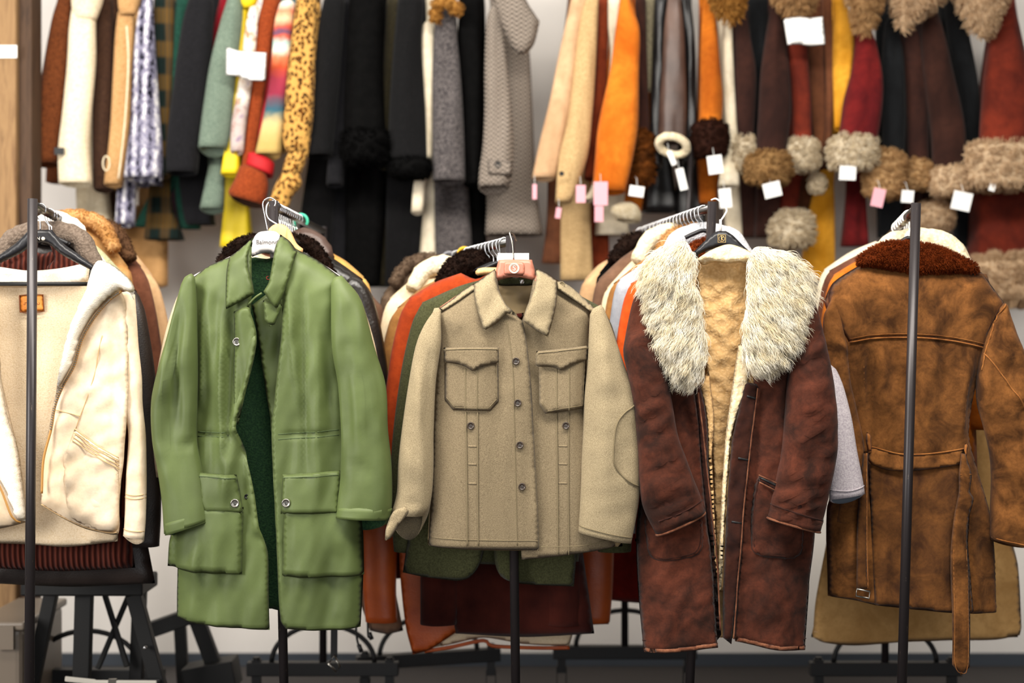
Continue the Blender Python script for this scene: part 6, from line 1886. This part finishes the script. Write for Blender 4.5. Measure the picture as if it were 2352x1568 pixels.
wall_coat('coat', 'greenish black coat behind the dark brown one, sleeve without fur', 'coat', 'w_blackgreen', [(-10, 2178, 2216), (80, 2184, 2234), (200, 2210, 2256), (330, 2228, 2262)], [(0, 2180, 2220), (300, 2210, 2260), (560, 2220, 2270)], dz=.04)
t = wall_coat('suede_coat', 'large rust red suede coat with huge shaggy fur cuffs at the right edge', 'coat', 'w_redbrown', [(0, 2306, 2340), (60, 2286, 2352), (160, 2272, 2372), (260, 2264, 2380), (350, 2260, 2384)], [(0, 2306, 2350), (300, 2270, 2390), (480, 2262, 2400), (600, 2258, 2400)], (328, 424, 2226, 2420, 'f_beige', 3200, .026), dz=-.06, th=.16)
lowcuff(t, 596, 690, 2240, 2440, 'f_beige', 3000, .040, 37)
# fur collars hanging over the shoulders at the top of the picture
for rows, cm, lab, sd in (([(1630, -40, 1704, -40), (1650, 10, 1706, 10), (1676, 40, 1690, 46)], 'f_ginger', 'golden fur stole above the ivory suede sleeve', 41),
                          ([(1786, -40, 1872, -40), (1796, 4, 1868, 4), (1816, 22, 1852, 24)], 'f_tan', 'tan fur collar piece hanging above the right paper sign', 42),
                          ([(1952, -40, 2030, -40), (1962, 10, 2022, 10), (1974, 46, 2006, 46), (1980, 70, 1992, 72)], 'f_tan', 'pointed tan fur collar above the dark red suede coat', 43),
                          ([(2056, -40, 2170, -40), (2060, 0, 2160, 0), (2072, 36, 2100, 40), (2076, 66, 2086, 68)], 'f_beige', 'wide beige fur collar above the black suede coats', 44),
                          ([(2196, -40, 2320, -40), (2214, 0, 2312, 0), (2236, 44, 2296, 44), (2258, 80, 2278, 84)], 'f_beige', 'long shaggy grey beige fur hanging by the rust red coat', 45)):
    t = thing('fur_collar_piece', lab, 'fur', at((rows[-1][0] + rows[-1][2]) / 2, rows[-1][1], 5.05), 'fur pieces along the top of the wall rail')
    furloft('fur', [(a, b, c, d) for a, b, c, d in rows], 5.03, .12, cm, t, 1800, .035, sd, bias=(0, -.1, -1.4), rad=.0016, clump=26)
    mk('fastening', *tube_geo([at((rows[0][0] + rows[0][2]) / 2, -40, 5.03), at((rows[0][0] + rows[0][2]) / 2, -118, 5.40)], .012, 8), cm, t)

# ---- price tags and paper signs
tags = [(1284, 472, 12, 24, 8, 'paper_pink', 'little pink and white tag below the beige trench coat cuff'), (1228, 418, 10, 34, 0, 'paper_pink', 'pink tag under the cuff of the buff suede coat'),
        (1334, 420, 22, 40, 0, 'paper_pink', 'dusky pink tag between the beige and chestnut coats'), (1380, 412, 32, 54, 0, 'paper_pink', 'large pink tag under the left edge of the orange jacket'),
        (1376, 468, 20, 36, 0, 'paper_pink', 'lower small pink tag below the orange jacket'), (1464, 422, 34, 24, 8, 'paper', 'white tag below the patchy fur cuff'),
        (1536, 342, 12, 34, -24, 'paper', 'narrow white tag hanging out of the sherpa cuff'), (1560, 382, 18, 50, -14, 'paper', 'long white tag below the black leather coat'),
        (1640, 352, 34, 42, -8, 'paper', 'white tag below the chocolate fur cuff'), (1664, 428, 28, 44, -6, 'paper', 'pale tag below the flared ivory cuff'),
        (1770, 414, 40, 34, -14, 'paper', 'white tag below the wide tawny fur cuff'), (1948, 376, 38, 32, 2, 'paper', 'square white tag below the dark red coat cuff'),
        (2022, 428, 28, 42, 12, 'paper_pink', 'pink tag below the bulky tan fur cuff'), (2086, 432, 28, 28, 4, 'paper', 'greyish tag below the neat tan fur cuff'),
        (2214, 436, 44, 42, 12, 'paper', 'big white tag below the beige fur cuff'), (2286, 404, 14, 30, 16, 'paper', 'thin white tag under the shaggy cuff at right')]
for x, y, w, h, an, m_, lb in tags:
    Dt = 5.03
    y += 5
    c = np.array(at(x, y, Dt))
    ww, hh = w * Dt / F, h * Dt / F
    t = thing('price_tag', lb, 'price tag', tuple(c - np.array([0, 0, hh])), 'price tags on the wall coats')
    ca, sa = math.cos(R(an)), math.sin(R(an))

    def rt(p):
        return np.array([c[0] + p[0] * ca + p[1] * sa, Dt + p[2], c[2] - p[0] * sa * -1 * -1 + p[1] * ca])
    pv = [rt((sx * ww / 2, -hh if k else 0, .0008 * sy + .006 * (1 if k else 0))) for sy in (-1, 1) for sx, k in ((-1, 0), (1, 0), (1, 1), (-1, 1))]
    mk('tag_card', pv, [[3, 2, 1, 0], [4, 5, 6, 7], [0, 1, 5, 4], [1, 2, 6, 5], [2, 3, 7, 6], [3, 0, 4, 7]], m_, t, smooth=False)
    mk('string', *tube_geo([c + np.array([0, 0, -.004]), c + np.array([0, .03, .03]), c + np.array([0, .12, .05])], .0008, 5), 'paper', t)


def paper_sign(label, pts, D, sd, rows):
    s = Surf([(p[0], p[1], 1) for p in pts], D, .0, 30, (), [(.006, 40, 200, 0, sd)])
    t = thing('paper_sign', label, 'sign', at(sum(p[0] for p in pts) / len(pts), max(p[1] for p in pts), D), 'handwritten signs on the wall coats')
    sheet('paper', pts, s, 'paper', t, th=.0015, sp=7)
    rr = random.Random(sd)
    lines = []
    for (x0, x1, y) in rows:
        x = x0; k = 0; ln = []
        while x < x1:
            ln.append((x, y + rr.uniform(-4.5, 4.5))); x += rr.uniform(2.0, 3.4); k += 1
            if len(ln) > rr.randint(5, 9):
                lines.append(ln); ln = []; x += 3
        if len(ln) > 2:
            lines.append(ln)
    seams('handwriting', lines, s, 'pencil', t, .0012, off=.002, sp=4)
    p = at(sum(p[0] for p in pts) / len(pts), min(p[1] for p in pts) + 8, D)
    mk('pin', *tube_geo([p, (p[0], D + .1, p[2])], .0015, 6), 'chrome', t)


paper_sign('crumpled handwritten paper sign pinned to the yellow and floral coats', [(520, 107, 1), (545, 116), (580, 119), (612, 121, 1), (609, 187, 1), (570, 184), (548, 176), (519, 172, 1)], 5.03, 61, [(534, 590, 134), (530, 600, 150), (545, 600, 168)])
paper_sign('handwritten paper sign pinned to the dark suede coats at right', [(1799, 43, 1), (1838, 38), (1860, 41), (1890, 38, 1), (1896, 102, 1), (1862, 106), (1838, 102), (1809, 103, 1)], 5.0, 62, [(1822, 884, 58), (1822, 1882, 58), (1830, 1866, 80), (1826, 1884, 94)])
# a dark stand pole among the leather coats
V, f = tube_geo([at(1588, 330, 5.12), at(1574, 640, 5.12)], .009, 10)
o = mk('hook_pole', V, f, 'pole', loc=at(1574, 640, 5.12))
tag(o, 'slim black reaching pole leaning among the black leather coats', 'pole')
# ================================================================== low down at the left
Dt = 4.36
t = thing('folding_trestle', 'black folding trestle stool with crossed braces at lower left', 'stool', at(270, 1700, Dt))


def bar(name, a, b, w, d, mat='black_wood', dz=(0, 0), parent=None):
    A = np.array(at(a[0], a[1], Dt)) + np.array([0, dz[0], 0]); B = np.array(at(b[0], b[1], Dt)) + np.array([0, dz[1], 0])
    o = mk(name, *bar_geo(A, B, w, d), mat, parent or t, smooth=False)
    bevel(o, .003)
    return o


zf = lambda D: 784 + CAM_Z / D * F
fl = zf(Dt)
a, b = at(80, 1318, Dt), at(352, 1352, Dt)
bevel(mk('seat', *box_geo(a[0], b[0], Dt - .13, Dt + .06, b[2], a[2]), 'black_wood', t, smooth=False), .006)
bar('leg', (212, 1350), (200, fl), .05, .035, dz=(-.08, -.08))
bar('leg', (330, 1350), (446, fl), .045, .035, dz=(-.11, -.11))
bar('leg', (312, 1350), (296, fl), .04, .035, dz=(.05, .05))
bar('leg', (110, 1350), (20, fl), .04, .035, dz=(.05, .05))
bar('brace', (238, 1356), (292, 1530), .016, .016)
bar('brace', (296, 1356), (218, 1540), .016, .016, dz=(.03, .03))
bar('stretcher', (196, 1545), (395, 1538), .012, .01, 'black', dz=(-.12, -.14))
p = bar('strap', (188, 1529), (256, 1536), .016, .006, 'strap', dz=(-.165, -.165))
bar('strap', (254, 1537), (395, 1535), .016, .006, 'strap', dz=(-.168, -.185))
V, f = box_geo(at(250, 0, Dt - .17)[0], at(268, 0, Dt - .17)[0], Dt - .178, Dt - .166, at(0, 1544, Dt)[2], at(0, 1528, Dt)[2])
mk('strap_buckle', V, f, 'gunmetal', t, smooth=False)
c = np.array(at(363, 1462, Dt)) + np.array([0, -.16, 0])
mk('bolt', *tube_geo([c, c + np.array([0, .02, 0])], .006, 12), 'chrome', t)
# second folded frame further right
t2 = thing('sawhorse', 'second black folding sawhorse leaning under the green jacket hem', 'stool', at(440, 1750, 4.7))
Dt = 4.7
bar('seat_rail', (345, 1446), (470, 1402), .05, .06, parent=t2)
bar('leg', (452, 1420), (560, zf(4.7)), .05, .035, parent=t2)
bar('leg', (380, 1440), (395, zf(4.7)), .04, .03, parent=t2, dz=(.2, .2))
bar('foot_board', (430, 1560), (545, 1540), .09, .12, parent=t2)

# translucent storage box
D = 4.3
a, b = at(-60, 1428, D), at(58, 1428, D)
bx = thing('storage_box', 'cloudy plastic storage box at the lower left corner', 'box', ((a[0] + b[0]) / 2, D + .2, 0))
z1 = a[2]
o = mk('box_wall', *box_geo(a[0], b[0] - .01, D, D + .4, 0.001, z1 - .02), 'box_plastic', bx, smooth=False)
bevel(o, .02, 3)
o = mk('lid', *box_geo(a[0] - .01, b[0], D - .01, D + .41, z1 - .025, z1), 'box_plastic', bx, smooth=False)
bevel(o, .008, 3)
mk('latch', *box_geo(b[0] - .08, b[0] - .03, D - .018, D - .002, z1 - .08, z1 - .01), 'box_plastic', bx, smooth=False)

# brown paper garment bag below the plaid coat
D = 5.55
sb = Surf([(270, 500, 1), (390, 500, 1), (390, 680, 1), (270, 680, 1)], D, .02, 20)
V, f, _ = pillow_geo([(278, 470, 1), (384, 470, 1), (383, 655, 1), (362, 661), (300, 628, 1), (282, 560)], D, .03, .03, 16, 10)
t = thing('coat', 'light brown coat hem hanging far back below the plaid coat', 'coat', at(340, 661, D), GW)
mk('body', V, f, 'bag_paper', t)
mk('hanging_loop', *tube_geo([at(330, 475, D), at(330, 300, D), at(340, -112, 5.43)], .02, 8), 'bag_paper', t)

# strap hanging from the green jacket's rack
D = 4.2
t = thing('belt_strap', 'black webbing strap with a buckle dangling below the green jacket', 'strap', at(768, 1540, D))
V, f = bar_geo(at(770, 1200, D), at(767, 1510, D), .020, .004, (0, 1, 0))
mk('webbing', V, f, 'black', t, smooth=False)
q = [at(x, y, D - .006) for x, y in ((754, 1524), (768, 1505), (781, 1530), (772, 1542))]
mk('buckle', *tube_geo(q, .004, 8, True), 'gunmetal', t)
for x0, y0, x1, y1, lb in ((818, 1445, 826, 1490, 'black cord end with toggle hanging below the taupe coat'), (845, 1448, 850, 1462, 'short black cord end beside the orange sleeve')):
    V, f = tube_geo(smooth3([at(x0, 1300, 4.36), at(x0, y0, 4.36), at(x1, y1, 4.36)], 6), .0035, 8)
    t = thing('cord_end', lb, 'cord', at(x1, y1 + 6, 4.36))
    mk('cord', V, f, 'black', t)
    mk('toggle', *tube_geo([at(x1 - 2, y1 - 10, 4.36), at(x1 + 4, y1 + 6, 4.36)], .007, 10), 'black_plastic', t)
